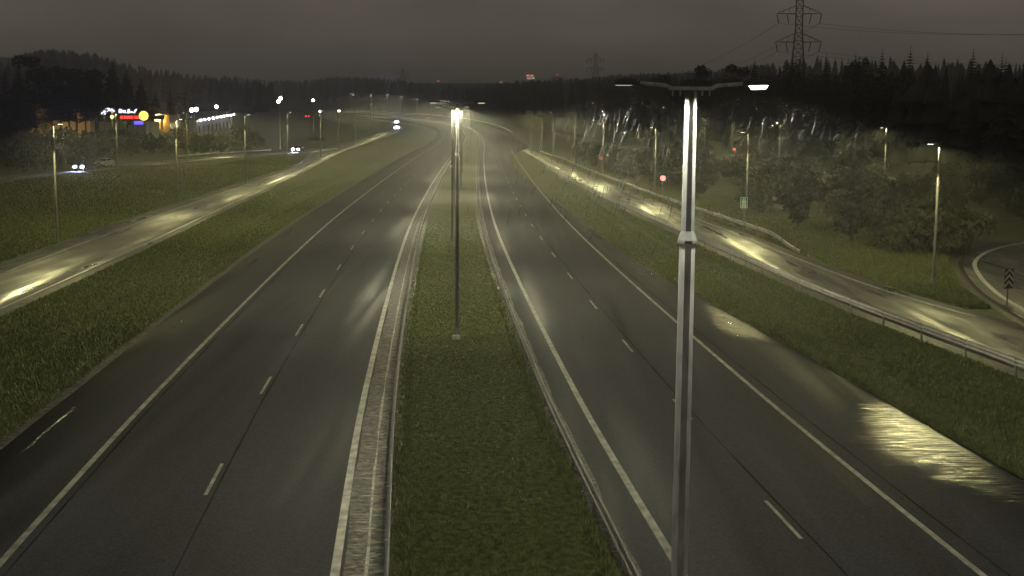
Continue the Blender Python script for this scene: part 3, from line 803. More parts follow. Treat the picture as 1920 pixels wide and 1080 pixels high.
def tree_proto(name, label, kind, seed, H, cat='tree'):
    t = thing(name, label, cat, (0, 0, -500))
    r = random.Random(seed)
    tr = MB()
    if kind == 'spruce':
        tr.tube([(0, 0, -.5), (0, 0, H * .5), (0, 0, H)], [H * .013, H * .008, .02], 7)
        vs, fs = spruce_mesh(seed, H, 36, 13, H * .19)
        mat = M_NEEDLE
    elif kind == 'high_spruce':
        tr.tube([(0, 0, -.5), (.1, 0, H * .5), (0, 0, H)], [H * .014, H * .009, .02], 7)
        for k in range(9):
            a = r.uniform(0, 6.28); z = H * r.uniform(.2, .42)
            tr.tube([(0, 0, z), (math.cos(a) * .9, math.sin(a) * .9, z - .25)], [.04, .012], 4, False)
        vs, fs = spruce_mesh(seed, H, 30, 13, H * .20, .42, .40)
        mat = M_NEEDLE
    elif kind == 'pine':
        bend = r.uniform(-.5, .5)
        tr.tube([(0, 0, -.5), (bend * .3, 0, H * .35), (bend, .2, H * .7), (bend * .8, 0, H * .93)], [H * .014, H * .011, H * .008, .04], 7)
        lobes = []
        for k in range(11):
            z = H * r.uniform(.48, .95); rr = H * .13 * (1.25 - abs(z / H - .7) * 1.5)
            a = r.uniform(0, 6.28); d = r.uniform(.3, 1.2) * rr
            lobes.append((bend + math.cos(a) * d, math.sin(a) * d, z, rr * r.uniform(.5, .9)))
            tr.tube([(bend * .8, 0, z - .6), (bend + math.cos(a) * d, math.sin(a) * d, z)], [.07, .02], 4, False)
        vs, fs = leafy_mesh(seed, lobes, 1500, .34)
        mat = M_PINE
    else:
        lobes = []
        n = 9 if kind == 'broadleaf' else 7
        for k in range(n):
            a = r.uniform(0, 6.28); d = r.uniform(.1, .34) * H if kind == 'bush' else r.uniform(.05, .2) * H
            z = H * (r.uniform(.25, .7) if kind == 'bush' else r.uniform(.45, .86))
            R = H * (r.uniform(.2, .3) if kind == 'bush' else r.uniform(.1, .19))
            lobes.append((math.cos(a) * d, math.sin(a) * d, z, R))
            tr.tube([(math.cos(a) * .05, math.sin(a) * .05, -.2 if kind == 'bush' else H * .25), (math.cos(a) * d * .5, math.sin(a) * d * .5, z * .6), (math.cos(a) * d, math.sin(a) * d, z + R * .5)], [H * .009, H * .006, .012], 5, False)
        if kind == 'broadleaf': tr.tube([(0, 0, -.5), (.1, 0, H * .4), (0, .1, H * .8)], [H * .014, H * .011, .05], 7)
        vs, fs = leafy_mesh(seed, lobes, 1100, .30 if kind == 'broadleaf' else .22)
        mat = M_LEAF
    tr.build('trunk' if kind != 'bush' else 'stems', M_BARK, t)
    c = MB(); c.add(vs, fs); c.build('crown' if kind != 'bush' else 'foliage', mat, t)
    return t
used = {}
def plant(proto, x, y, s, label, group, sink=0.0):
    z = tz(x, y) - .1 - sink
    rz = rnd.uniform(0, 6.28)
    k = proto.name
    sc = (s * rnd.uniform(.9, 1.15), s * rnd.uniform(.9, 1.15), s)
    if k not in used:
        used[k] = 1
        proto.location = (x, y, z); proto.rotation_euler = (0, 0, rz); proto.scale = sc
        proto['label'] = label; proto['group'] = group
        return proto
    q = dup(proto, (x, y, z), rz, label, sc); q['group'] = group
    return q
SPR = [tree_proto('spruce_tree', '', 'spruce', 40 + k, 18.0) for k in range(3)]
PIN = [tree_proto('pine_tree', '', 'pine', 60 + k, 17.0) for k in range(3)]
HSP = [tree_proto('spruce_tree', '', 'high_spruce', 50 + k, 18.0) for k in range(2)]
BRO = [tree_proto('broadleaf_tree', '', 'broadleaf', 70 + k, 15.0) for k in range(2)]
BUS = [tree_proto('bush', '', 'bush', 80 + k, 4.0, 'bush') for k in range(3)]

RIGHT_MARKS = [(20, 110, 'the green motorway sign'), (24.9, 80, 'the bright lamp by the loop road'), (21.2, 118, 'the lamp right of the tall post'), (17.2, 158, 'the lamp left of the tall post'),
               (14, 202, 'the second lamp left of the tall post'), (46, 165, 'the dark-headed lamp at the wood'), (42, 205, 'the lamp under the bright lamp head'), (42, 290, 'the faint lamp right of the tall post'), (60, 125, 'the loop road'),
               (75, 340, 'the nearest pylon'), (30, 400, 'the far end of the side road')]
LEFT_MARKS = [(-72, 205, 'the first oncoming car'), (-60, 200, 'the lamp before the lit signs'), (-66, 222, 'the dim car'), (-61, 246, 'the second upper road lamp'), (-62, 288, 'the third upper road lamp'), (-95, 200, 'the left edge of the view'), (-80, 260, 'the ochre building')]
def by_mark(x, y, s, what, marks, words=('low', 'mid-sized', 'large'), cut=(.85, 1.05)):
    m = min(marks, key=lambda q: math.hypot(q[0] - x, (q[1] - y) * .7))[2]
    return '%s %s near %s' % (words[0] if s < cut[0] else words[1] if s < cut[1] else words[2], what, m)
# edge of the right-hand wood behind the side road
def side_dist(y):
    """x of the side road at y"""
    return float(np.interp(y, [p[1] for p in sr_pts], [p[0] for p in sr_pts]))
for k in range(78):
    y = 145 + 330 * ((k * .618) % 1.0) ** 1.3
    x = side_dist(y) + 9 + rnd.random() ** 1.2 * 34 + (6 if y < 200 else 0)
    kind = rnd.random()
    top = CAM_H + (108 if y < 330 else 85) / F_PX * y       # tree tops step down with the land
    H = max(11, min(21, top - tz(x, y))) * rnd.uniform(.86, 1.05)
    if kind < .5: plant(rnd.choice(SPR), x, y, H / 18, by_mark(x, y, H / 18, 'dark spruce at the wood', RIGHT_MARKS, ('short', 'middling', 'tall')), 'spruces along the edge of the right-hand wood')
    elif kind < .75: plant(rnd.choice(PIN), x, y, H / 17, by_mark(x, y, H / 17, 'dark pine at the wood', RIGHT_MARKS, ('short', 'middling', 'tall')), 'pines along the edge of the right-hand wood')
    else: plant(rnd.choice(BRO), x, y, H / 15, by_mark(x, y, H / 15, 'dark leafy tree at the wood', RIGHT_MARKS, ('short', 'middling', 'tall'), (.95, 1.2)), 'leafy trees along the edge of the right-hand wood')
# skyline spruces that stand out
for (px, py, D, lab) in [(1708, 84, 240, 'tallest spruce on the skyline of the right-hand wood'), (1655, 90, 250, 'pointed spruce on the skyline left of the tallest one'), (1605, 96, 250, 'small pointed spruce on the skyline right of the pylon'),
                         (1826, 88, 235, 'tall spruce on the skyline near the right edge'), (1880, 98, 235, 'spruce on the skyline at the far right'), (1740, 95, 240, 'pointed spruce right beside the tallest skyline spruce'), (1550, 98, 260, 'broad dark spruce on the skyline beside the pylon')]:
    p = survey(px, py, D); zg = tz(p.x, D)
    plant(rnd.choice(SPR), p.x, D, (p.z - zg) / 18, lab, 'skyline spruces of the right-hand wood')
# bushes between ramp and side road
for k in range(150):
    y = 92 + 190 * ((k * .618 + .1) % 1.0) ** 1.25
    lo, hi = float(xc(y)) + float(rr_far(np.array([y]))[0]) + 4.5, side_dist(max(y, 120)) - 1.5
    if y < 104: lo, hi = 26.5, 33
    elif y < 150: hi = min(hi, 62)
    x = lo + (hi - lo) * rnd.random()
    if y < 112 and (x > 33 or x < 26): continue
    sc_ = rnd.uniform(.65, 1.2); plant(rnd.choice(BUS), x, y, sc_, by_mark(x, y, sc_, 'dark bush on the right-hand slope', RIGHT_MARKS), 'bushes on the slope right of the ramp')
for k in range(34):
    y = 116 + 40 * rnd.random(); x = 44 + 40 * rnd.random()
    sc_ = rnd.uniform(.7, 1.3); plant(rnd.choice(BUS), x, y, sc_, by_mark(x, y, sc_, 'dark bush behind the loop road', [(44 + 10 * q, 118 + 18 * w, t_) for q, w, t_ in ((0, 0, 'its left bend'), (0, 2, 'the dark-headed lamp'), (3.5, 0, 'the right edge'), (3.5, 2, 'the foot of the wood'))]), 'bushes behind the loop road')
# dark belt of bushes behind the upper left road
for k in range(62):
    y = 178 + 125 * ((k * .618 + .3) % 1.0)
    ex = float(np.interp(y, [p[1] for p in up_pts], [p[0] for p in up_pts]))
    x = ex - 10.5 - rnd.random() * 22
    sc_ = rnd.uniform(1.1, 1.75); plant(rnd.choice(BUS), x, y, sc_, by_mark(x, y, sc_, 'dark bush behind the upper left road', LEFT_MARKS, cut=(1.3, 1.55)), 'bushes behind the upper left road')
# tall spruces and pines by the lit yard on the left
for (px, py, D, kind, lab) in [(210, 108, 300, 3, 'tall dark spruce left of the lit signs'), (236, 124, 306, 3, 'broad spruce standing before the lit signs'), (264, 140, 300, 3, 'dark spruce right of the tallest one by the signs'),
                               (291, 168, 330, 3, 'lowest dark spruce at the right end of the clump by the signs'), (62, 105, 262, 1, 'pine with bushy top above the orange glow'), (34, 118, 250, 3, 'spruce with bare lower trunk at the left of the yard'), (110, 122, 300, 3, 'spruce with bare lower trunk left of the yellow wall'), (180, 124, 300, 3, 'spruce with bare lower trunk between the yellow wall and the wing-shaped sign'),
                               (8, 120, 245, 0, 'spruce cut by the left edge of the view'), (92, 120, 280, 1, 'pine left of the yellow wall'), (128, 132, 262, 1, 'slim pine whose trunk crosses the yellow wall on its left'),
                               (140, 128, 268, 1, 'slim pine whose trunk crosses the middle of the yellow wall'), (157, 125, 262, 1, 'slim pine whose trunk crosses the right of the yellow wall'), (176, 130, 275, 1, 'pine between the yellow wall and the lit signs'),
                               (318, 160, 320, 0, 'spruce behind the clump right of the signs'), (345, 165, 360, 2, 'leafy tree behind the car-park lamps on the left'), (14, 180, 292, 2, 'leafy tree over the orange glow at the far left'), (48, 186, 288, 2, 'low leafy tree over the orange glow'), (84, 178, 296, 2, 'leafy tree left of the yellow wall with orange light behind it')]:
    p = survey(px, py, D); zg = tz(p.x, D); H = p.z - zg
    pr = [SPR, PIN, BRO, HSP][kind]
    plant(rnd.choice(pr), p.x, D, H / [18, 17, 15, 18][kind], lab, 'trees around the lit yard on the left')

for pr_ in SPR + PIN + BRO + HSP + BUS:          # kinds that were never planted
    if pr_.name not in used:
        for ch in list(pr_.children): bpy.data.objects.remove(ch)
        bpy.data.objects.remove(pr_)
# distant woods, one mass each; tree tops follow the surveyed skyline
SKY = [(-400, 130), (0, 112), (90, 92), (200, 97), (300, 120), (360, 126), (430, 143), (500, 150), (560, 151), (640, 144), (700, 147), (760, 152), (830, 160), (900, 163), (950, 156),
       (1000, 152), (1100, 148), (1150, 141), (1250, 138), (1320, 134), (1400, 125), (1460, 114), (1500, 102), (1560, 95), (1650, 100), (1700, 92), (1760, 100), (1830, 96), (1900, 104), (2400, 100)]
def skyline_z(x, y):
    px = 960 + F_PX * x / (y * .99)
    py = np.interp(px, [p[0] for p in SKY], [p[1] for p in SKY])
    hor = 212 + (px - 960) * math.tan(ROLL)
    return CAM_H + (hor - py) / F_PX * y
def woods(name, label, pts, hmin, hmax, seed):
    rs = np.random.RandomState(seed); n = len(pts)
    x, y = pts[:, 0], pts[:, 1]; z = terrain(x, y) - .5
    h = hmin + (hmax - hmin) * rs.rand(n)
    lim = skyline_z(x, y) - z + rs.normal(0, .9, n) - .8 * rs.rand(n)
    ok = lim > 4
    x, y, z, h = x[ok], y[ok], z[ok], np.minimum(h, lim)[ok]; n = len(x)
    w = h * (.15 + .1 * rs.rand(n)); broad = rs.rand(n) < .35
    tiers, k = 5, 6
    Vs, Fs = [], []
    for t in range(tiers):
        f0 = t / tiers
        zb = z + h * (.12 + .86 * f0); zt = z + h * (.12 + .86 * min(1, f0 + 1.7 / tiers)); zt = np.minimum(zt, z + h)
        R = w * np.where(broad, np.array([.7, 1, 1.05, .85, .5])[t], (1 - f0) ** .9)
        ring = []
        for j in range(k):
            a = 6.283 * j / k + rs.rand(n) * .8 + t
            rr = R * (.65 + .7 * rs.rand(n))
            ring.append(np.stack([x + np.cos(a) * rr, y + np.sin(a) * rr, zb - R * .25 * rs.rand(n)], 1))
        apex = np.stack([x + (rs.rand(n) - .5) * w * .2, y, zt], 1)
        base = len(Vs) and sum(len(v) for v in Vs)
        blk = np.stack(ring + [apex], 1).reshape(-1, 3)
        off = sum(len(v) for v in Vs)
        Vs.append(blk)
        ids = off + np.arange(n) * (k + 1)
        for j in range(k):
            Fs.append(np.stack([ids + j, ids + (j + 1) % k, ids + k], 1))
    np_mesh(name, np.concatenate(Vs), np.concatenate(Fs), M_WOODS, kind='stuff', label=label, category='woods')
rs = np.random.RandomState(5)
def right_pts(n):
    y = 160 + 900 * rs.rand(n) ** 1.4
    sx_ = np.interp(y, [p[1] for p in sr_pts] + [1200], [p[0] for p in sr_pts] + [-110])
    x = sx_ + 22 + (rs.rand(n) ** 1.3) * 200
    return np.stack([x, y], 1)
woods('woods', 'dark wood covering the rising ground on the right', right_pts(1500), 13, 19, 31)
def left_pts(n):
    y = 430 + 900 * rs.rand(n)
    x = xc(y) - 95 - rs.rand(n) ** 1.3 * 330
    keep = ~((y < 620) & (x > xc(y) - 150))
    return np.stack([x, y], 1)[keep]
woods('woods', 'hazy wooded hill on the left behind the lit yard', left_pts(1500), 13, 19, 32)
def far_pts(n):
    y = 1150 + 500 * rs.rand(n); x = -420 + 620 * rs.rand(n)
    return np.stack([x, y], 1)
woods('woods', 'distant wooded ridge beyond the bend of the road', far_pts(1300), 12, 18, 33)

# ------------------------------------------------------------------ pylons and wires
def pylon(label, loc, H, arms, rz, w_base, w_top, r=.09):
    t = thing('pylon', label, 'pylon', loc, rz, 'power pylons')
    def half(z): return w_base + (w_top - w_base) * min(1, z / (H * .7)) if z < H * .7 else w_top
    body = MB()
    for (sx_, sy_) in ((-1, -1), (1, -1), (1, 1), (-1, 1)):
        pts = [(sx_ * half(z), sy_ * half(z), z) for z in (0, H * .35, H * .7, H * .93)] + [(0, 0, H)]
        leg = MB(); leg.tube(pts, r, 4); leg.build('leg', M_DARKSTEEL, t)
    z = 0.0
    while z < H * .92:
        st = max(2.0, half(z) * 1.3); z2 = min(z + st, H * .93); a, b = half(z), half(z2)
        for (p, q) in (((-1, -1), (1, -1)), ((1, -1), (1, 1)), ((1, 1), (-1, 1)), ((-1, 1), (-1, -1))):
            body.tube([(p[0] * a, p[1] * a, z), (q[0] * b, q[1] * b, z2)], r * .6, 4, False)
            body.tube([(q[0] * a, q[1] * a, z), (p[0] * b, p[1] * b, z2)], r * .6, 4, False)
            body.tube([(p[0] * b, p[1] * b, z2), (q[0] * b, q[1] * b, z2)], r * .6, 4, False)
        z = z2
    body.build('bracing', M_DARKSTEEL, t)
    for (za, L) in arms:
        m = MB(); hw = half(za)
        for s in (-1, 1):
            for sy_ in (-1, 1):
                m.tube([(s * hw, sy_ * hw, za), (s * L, 0, za + .1)], r * .9, 4, False)
                m.tube([(s * hw, sy_ * hw, za + 2.1), (s * L, 0, za + .1)], r * .8, 4, False)
            for f in (.35, .65):
                m.tube([(s * (hw + (L - hw) * f), 0, za), (s * (hw + (L - hw) * f), 0, za + 2.1 * (1 - f))], r * .6, 4, False)
        m.build('crossarm', M_DARKSTEEL, t)
        for s in (-1, 1):
            for e in (.55, 1):
                m = MB(); m.tube([(s * L * e, 0, za), (s * (L * e - .5), 0, za - 2.4)], r * 1.3, 5); m.build('insulator', M_DARKSTEEL, t)
    return t
p1 = survey(1497, 80, 340); z1 = tz(p1.x, 340)
zA, zB = survey(1497, 79, 340).z - z1, survey(1497, 26, 340).z - z1
pylon('nearest lattice pylon rising out of the right-hand wood', (p1.x, 340, z1), zB + 9, [(zA, 5.7), (zB, 5.6)], -.12, 3.0, .85)
p2 = survey(1117, 112, 900); z2 = tz(p2.x, 900)
pylon('distant lattice pylon above the wood in the middle of the view', (p2.x, 900, z2), p2.z - z2 + 6, [(p2.z - z2 - 6, 6), (p2.z - z2, 6)], -.1, 3.2, 1.0, .13)
p3 = survey(755, 138, 1500); z3 = tz(p3.x, 1500)
pylon('faint far pylon on the ridge above the bend', (p3.x, 1500, z3), p3.z - z3 + 6, [(p3.z - z3 - 6, 7), (p3.z - z3, 7)], -.1, 3.4, 1.1, .16)
def wire(a, b, sag, label):
    m = MB(); a, b = Vector(a), Vector(b)
    pts = [a.lerp(b, i / 24) - Vector((0, 0, sag * 4 * (i / 24) * (1 - i / 24))) for i in range(25)]
    m.tube([p - a for p in pts], .035, 4, False)
    o = m.build('power_line', M_DARKSTEEL); o.location = a
    o['label'] = label; o['category'] = 'power line'; o['group'] = 'power lines between the pylons'
for (zz, nm) in ((zA, 'lower'), (zB, 'upper')):
    for s, sd in ((-1, 'left'), (1, 'right')):
        h = p1 + Vector((s * 5.2, 0, z1 + zz - 2.4 - p1.z))
        wire(h, (s * 5 + 190, 205, 30 + (6 if nm == 'upper' else 0)), 7, '%s power line leaving the %s arm of the nearest pylon to the right' % (nm, sd))
        wire(h, p2 + Vector((s * 6, 0, -8 if nm == 'lower' else -2)), 14, '%s power line from the %s arm of the nearest pylon to the distant pylon' % (nm, sd))

# ------------------------------------------------------------------ signs
M_BLACK = simple('sign_black', (.02, .02, .02), .5)
M_WHITE = simple('sign_reflective_white', (.80, .80, .75), .4, vary=.06)
M_GREEN = simple('sign_green', (.03, .30, .11), .4, vary=.1)
M_SIGNRED = simple('sign_red', (.45, .03, .03), .4, vary=.1)
t = thing('chevron_sign', 'upright black sign with pale upward chevrons at the gore of the loop road', 'road sign', (25.4, 66.3, tz(25.4, 66.3)), .38)
m = MB(); m.tube([(0, .04, -.3), (0, .04, 2.1)], .035, 8); m.build('pole', M_DARKSTEEL, t)
m = MB(); m.box((0, 0, 1.62), (.56, .03, 1.02)); m.build('board', M_BLACK, t)
for k in range(3):
    zb = 1.13 + k * .32
    m = MB(); m.prism([(-.27, zb), (0, zb + .27), (.27, zb), (.27, zb + .15), (0, zb + .42), (-.27, zb + .15)] if k < 2 else [(-.27, zb), (0, zb + .27), (.27, zb), (.27, zb + .13), (0, zb + .355), (-.27, zb + .13)], 'y', -.021, -.0165)
    m.build('chevron', M_WHITE, t)
pg = survey(1395, 380, 110); zg = tz(pg.x, 110)
t = thing('motorway_sign', 'small green sign with a white motorway symbol in front of the dark bushes', 'road sign', (pg.x, 110, zg), .1)
hz = pg.z - zg
m = MB(); m.tube([(0, .05, -.3), (0, .05, hz + .3)], .04, 8); m.build('pole', M_POST, t)
m = MB(); m.box((0, 0, hz), (.62, .03, .92)); m.build('board', M_WHITE, t)
m = MB(); m.box((0, -.017, hz), (.54, .004, .84)); m.build('panel', M_GREEN, t)
m = MB()
for s in (-1, 1):
    m.prism([(s * .03, hz - .4), (s * .2, hz - .4), (s * .1, hz + .36), (s * .02, hz + .36)][::s], 'y', -.024, -.0195)
m.build('road_symbol', M_WHITE, t)
m = MB(); m.box((0, -.028, hz + .08), (.46, .006, .07)); m.build('bridge_symbol', M_WHITE, t)
pr = survey(1243, 334, 150); zg = tz(pr.x, 150)
t = thing('signal_lamp', 'round red signal light glowing between ramp and bushes left of the tall lamp post', 'signal light', (pr.x, 150, zg), 0)
hz = pr.z - zg
m = MB(); m.tube([(0, .14, -.3), (0, .14, hz + .4)], .045, 8); m.build('pole', M_POST, t)
m = MB(); m.disc((0, .05, hz), .46, 'y', 20, .1); m.build('backboard', M_BLACK, t)
m = MB(); m.disc((0, -.02, hz), .30, 'y', 20, .04); m.build('red_light', glow('signal_red', (1.0, .17, .13), 3.2), t)
m = MB(); m.tube([(0, -.15, hz + .2), (0, .05, hz + .37)], [.02, .12], 8); m.build('hood', M_BLACK, t)
for (px, py, D, lab, st) in [(1377, 280, 240, 'faint red marker light behind the bushes right of the tall lamp post', 1.0), (1127, 297, 210, 'small dull orange marker light beside the far edge of the right ramp', .5)]:
    p = survey(px, py, D); zg = tz(p.x, D)
    t = thing('marker_light', lab, 'marker light', (p.x, D, zg))
    m = MB(); m.tube([(0, .08, -.2), (0, .08, p.z - zg)], .04, 6); m.build('pole', M_POST, t)
    m = MB(); m.disc((0, 0, p.z - zg), .28, 'y', 14, .06); m.build('light', glow('marker_red', (1, .18, .08), st), t)
# small marker by the foot of the second lamp
t = thing('drain_cover', 'small pale cover at the foot of the second lamp post on the grass', 'cover', (survey(855, 632, 56.2).x, 56.2, .05))
m = MB(); m.tube([(0, 0, -.1), (0, 0, .12)], [.19, .17], 12); m.build('rim', simple('pale_concrete', (.5, .48, .44), .6), t)
m = MB(); m.disc((0, 0, .125), .13, 'z', 12, .02); m.build('lid', M_POST, t)

# ------------------------------------------------------------------ vehicles
M_CARDARK = simple('dark_car_paint', (.05, .052, .058), .25, .3, vary=.05)
M_CARGREY = simple('silver_car_paint', (.25, .25, .26), .3, .5, vary=.05)
M_GLASS = simple('car_glass', (.015, .017, .02), .08, 0, vary=.05)
M_TYRE = simple('tyre_rubber', (.02, .02, .02), .8)
M_HEAD = glow('headlight_glow', (.50, .60, 1.0), 600.0)
M_TAIL = glow('tail_light_glow', (1.0, .05, .03), 22.0)
M_TAILOFF = simple('tail_light_glass', (.2, .01, .01), .3)
def car(label, loc, rz, paint, head_on=True, tail_on=False, group='cars on the roads'):
    """local +X is forward"""
    t = thing('car', label, 'car', loc, rz, group)
    side = [(-2.15, .32), (-2.2, .62), (-2.1, .92), (-1.75, 1.0), (-1.25, 1.38), (-.7, 1.47), (.15, 1.46), (.55, 1.36), (1.15, .98), (1.95, .84), (2.2, .66), (2.22, .35), (1.75, .26), (-1.8, .26)]
    b = MB(); n = len(side)
    rows = []
    for (yy, sh) in ((-.88, .93), (-.80, 1.0), (.80, 1.0), (.88, .93)):
        rows.append([((x * (1 if sh == 1 else .985)), yy * (1 - .22 * max(0, (z - .9) / .57)), .26 + (z - .26) * (1 if sh == 1 else .97)) for (x, z) in side])
    vs = [p for r_ in rows for p in r_]
    fs = [tuple(range(n)), tuple(range(4 * n - 1, 3 * n - 1, -1))]
    for r_ in range(3):
        fs += [(r_ * n + j, (r_ + 1) * n + j, (r_ + 1) * n + (j + 1) % n, r_ * n + (j + 1) % n) for j in range(n)]
    b.add(vs, fs); b.build('body', paint, t)
    m = MB(); m.add([(.60, -.62, 1.36), (.60, .62, 1.36), (1.16, .72, 1.0), (1.16, -.72, 1.0)], [(0, 3, 2, 1)]); m.add([(.61, -.62, 1.375), (.61, .62, 1.375), (1.17, .72, 1.015), (1.17, -.72, 1.015)], [(0, 3, 2, 1)]); m.build('windscreen', M_GLASS, t)
    m = MB(); m.add([(-1.30, -.6, 1.39), (-1.3, .6, 1.39), (-1.8, .72, 1.03), (-1.8, -.72, 1.03)], [(0, 1, 2, 3)]); m.build('rear_window', M_GLASS, t)
    for s in (-1, 1):
        m = MB(); m.add([(-1.35, s * .80, 1.02), (.95, s * .80, 1.02), (.4, s * .715, 1.36), (-1.05, s * .715, 1.38)], [(0, 1, 2, 3)]); m.add([(-1.35, s * .83, 1.0), (.95, s * .83, 1.0), (.4, s * .735, 1.36), (-1.05, s * .735, 1.38)], [(0, 1, 2, 3)]); m.build('side_window', M_GLASS, t)
        m = MB(); m.box((.75, s * .95, 1.02), (.14, .18, .13)); m.build('mirror', paint, t)
        m = MB(); m.box((2.17, s * .62, .68), (.10, .44, .28)); m.build('headlight', M_HEAD if head_on else M_WHITE, t)
        m = MB(); m.box((-2.17, s * .66, .78), (.08, .34, .18)); m.build('tail_light', M_TAIL if tail_on else M_TAILOFF, t)
        for x in (-1.35, 1.38):
            w = MB(); w.disc((x, s * .80, .32), .32, 'y', 16, .2); w = w.build('wheel', M_TYRE, t)
            r2 = MB(); r2.disc((x, s * .905, .32), .2, 'y', 12, .02); r2.build('rim', M_STEEL, w)
    m = MB(); m.box((2.22, 0, .42), (.06, .5, .12)); m.build('number_plate', M_WHITE, t)
    m = MB(); m.box((2.2, 0, .6), (.08, .7, .12)); m.build('grille', M_BLACK, t)
    return t
def on_upper(y, o):
    i = np.interp(y, uy, np.arange(len(uy)))
    f = lambda a: float(np.interp(i, np.arange(len(a)), a))
    return f(ux) + f(unx) * o, f(uy) + f(uny) * o, math.atan2(-f(unx), f(uny))
cx, cy, ca = on_upper(209, 2.0)
car('dark car driving towards the camera on the upper left road, headlights on', (cx, cy, float(terrain_road(cx, cy)) + .08), ca + math.pi, M_CARDARK)
cx, cy, ca = on_upper(222, 5.2)
car('dim dark car with unlit headlights behind the first car on the upper left road', (cx, cy, float(terrain_road(cx, cy)) + .08), ca + math.pi, M_CARGREY, head_on=False, tail_on=False)
cx, cy, ca = on_upper(306, 2.6)
car('oncoming car with twin white headlights where the side road meets the left ramp', (cx, cy, float(terrain_road(cx, cy)) + .08), ca + math.pi, M_CARDARK)
p = survey(579, 219, 640)
car('car seen from behind with glowing red tail lights on the hillside on the left', (p.x, 640, tz(p.x, 640) + .1), math.radians(80), M_CARDARK, head_on=False, tail_on=True)
for (px, D, lab) in ((757, 820, 'tiny car with red tail lights on the distant bend, left one'), (812, 720, 'tiny car with red tail lights on the distant bend, right one')):
    x, y = path_at(np.array([float(D)]), 6.0)
    car(lab, (float(x[0]), float(y[0]), float(terrain_road(x, y)[0]) + .3), math.radians(100), M_CARDARK, head_on=False, tail_on=True)
# lorry with full lights on the left ramp
def lorry(loc, rz):
    t = thing('lorry', 'lorry with blazing white lights coming down the left ramp in the distance', 'lorry', loc, rz)
    pw = simple('lorry_white', (.55, .55, .57), .4)
    m = MB(); m.prism([(3.2, .5), (5.3, .5), (5.35, 1.6), (5.15, 3.1), (4.6, 3.5), (3.2, 3.6)], 'y', -1.22, 1.22); m.build('cab', pw, t)
    m = MB(); m.box((-1.4, 0, 2.4), (8.6, 2.5, 2.9)); m.build('cargo_box', pw, t)
    m = MB(); m.box((-1, 0, .75), (9.5, .9, .3)); m.build('chassis', M_BLACK, t)
    m = MB(); m.add([(5.36, -1.1, 1.75), (5.36, 1.1, 1.75), (5.19, 1.05, 2.95), (5.19, -1.05, 2.95)], [(0, 1, 2, 3)]); m.build('windscreen', M_GLASS, t)
    for s in (-1, 1):
        m = MB(); m.box((5.36, s * .85, .85), (.1, .5, .3)); m.build('headlight', M_HEAD, t)
        m = MB(); m.box((5.0, s * .45, 3.62), (.12, .5, .26)); m.build('roof_light', M_HEAD, t)
        m = MB(); m.box((5.34, s * .35, 1.15), (.1, .45, .24)); m.build('grille_light', M_HEAD, t)
        for x in (4.2, -2.6, -4.1):
            w = MB(); w.disc((x, s * 1.05, .5), .5, 'y', 16, .3); w = w.build('wheel', M_TYRE, t)
            r2 = MB(); r2.disc((x, s * 1.21, .5), .28, 'y', 12, .02); r2.build('rim', M_STEEL, w)
    return t
LD = 640.0
lx0, ly0 = path_at(np.array([LD]), float(lr_far(np.array([LD]))[0]) + 2.0)
lorry((float(lx0[0]), float(ly0[0]), float(terrain_road(lx0, ly0)[0]) + .31), math.radians(-84))

# ------------------------------------------------------------------ lit yard on the left
M_OCHRE = simple('ochre_cladding', (.42, .32, .15), .7, vary=.15, scale=.6)
M_ROOF = simple('dark_roof', (.04, .04, .042), .7)
M_GREYWALL = simple('grey_facade', (.34, .34, .35), .6, vary=.15, scale=.5)
M_SODIUM = glow('sodium_lamp', (1.0, .62, .20), 1300.0)
M_SPOT = glow('facade_spot', (.95, .93, .97), 90.0)
M_SIGNWHITE = glow('sign_white_lit', (.80, .82, 1.0), 2.6)
M_SIGNYEL = glow('sign_yellow_lit', (1.0, .66, .10), 2.2)
M_SIGNREDL = glow('sign_red_lit', (1.0, .07, .04), 1.1)
M_SIGNBLUE = glow('sign_blue_lit', (.14, .12, 1.0), 1.6)

D = 335.0
a, b_ = survey(-30, 262, D), survey(170, 262, D)
top = survey(140, 196, D).z; zb = min(tz(a.x, D), tz(b_.x, D)) - .5
wx = b_.x - a.x; cxm = (a.x + b_.x) / 2
t = thing('commercial_building', 'ochre walled building lit orange behind the pine trunks on the left', 'building', (cxm, D, zb))
h = top - zb
m = MB(); m.box((0, 9, h / 2), (wx, 18, h)); m.build('wall', M_OCHRE, t)
m = MB(); m.box((0, 9, h + .2), (wx + .6, 18.6, .4)); m.build('roof', M_ROOF, t)
m = MB(); m.box((0, -.06, h * .62), (wx, .12, .35)); m.build('storey_band', M_ROOF, t)
for k in range(9):
    x = -wx / 2 + wx * (k + .5) / 9
    m = MB(); m.box((x, -.03, h * .12 + 1.3), (1.5, .06, 1.7)); f = m.build('window', M_ROOF, t)
    m = MB(); m.box((x, -.07, h * .12 + 1.3), (1.3, .03, 1.5)); m.build('pane', M_GLASS, f)
for k, px in ((1, 84), (2, 138)):
    p = survey(px, 250, D - 9); zg = tz(p.x, D - 9)
    q = thing('yard_lamp', ['sodium yard lamp at the left of the ochre building', 'sodium yard lamp in front of the ochre building', 'sodium yard lamp before the brightest part of the ochre wall'][k], 'street lamp', (p.x, D - 9, zg), 0, 'sodium lamps in the yard')
    m = MB(); m.tube([(0, 0, -.2), (0, 0, 6.0)], [.08, .05], 8); m.build('pole', M_STEEL, q)
    m = MB(); m.box((0, .2, 6.05), (.3, .6, .12)); g_ = m.build('luminaire', M_HOUSING, q)
    m = MB(); m.box((0, .2, 5.96), (.24, .5, .05)); m.build('lens', M_SODIUM, g_)
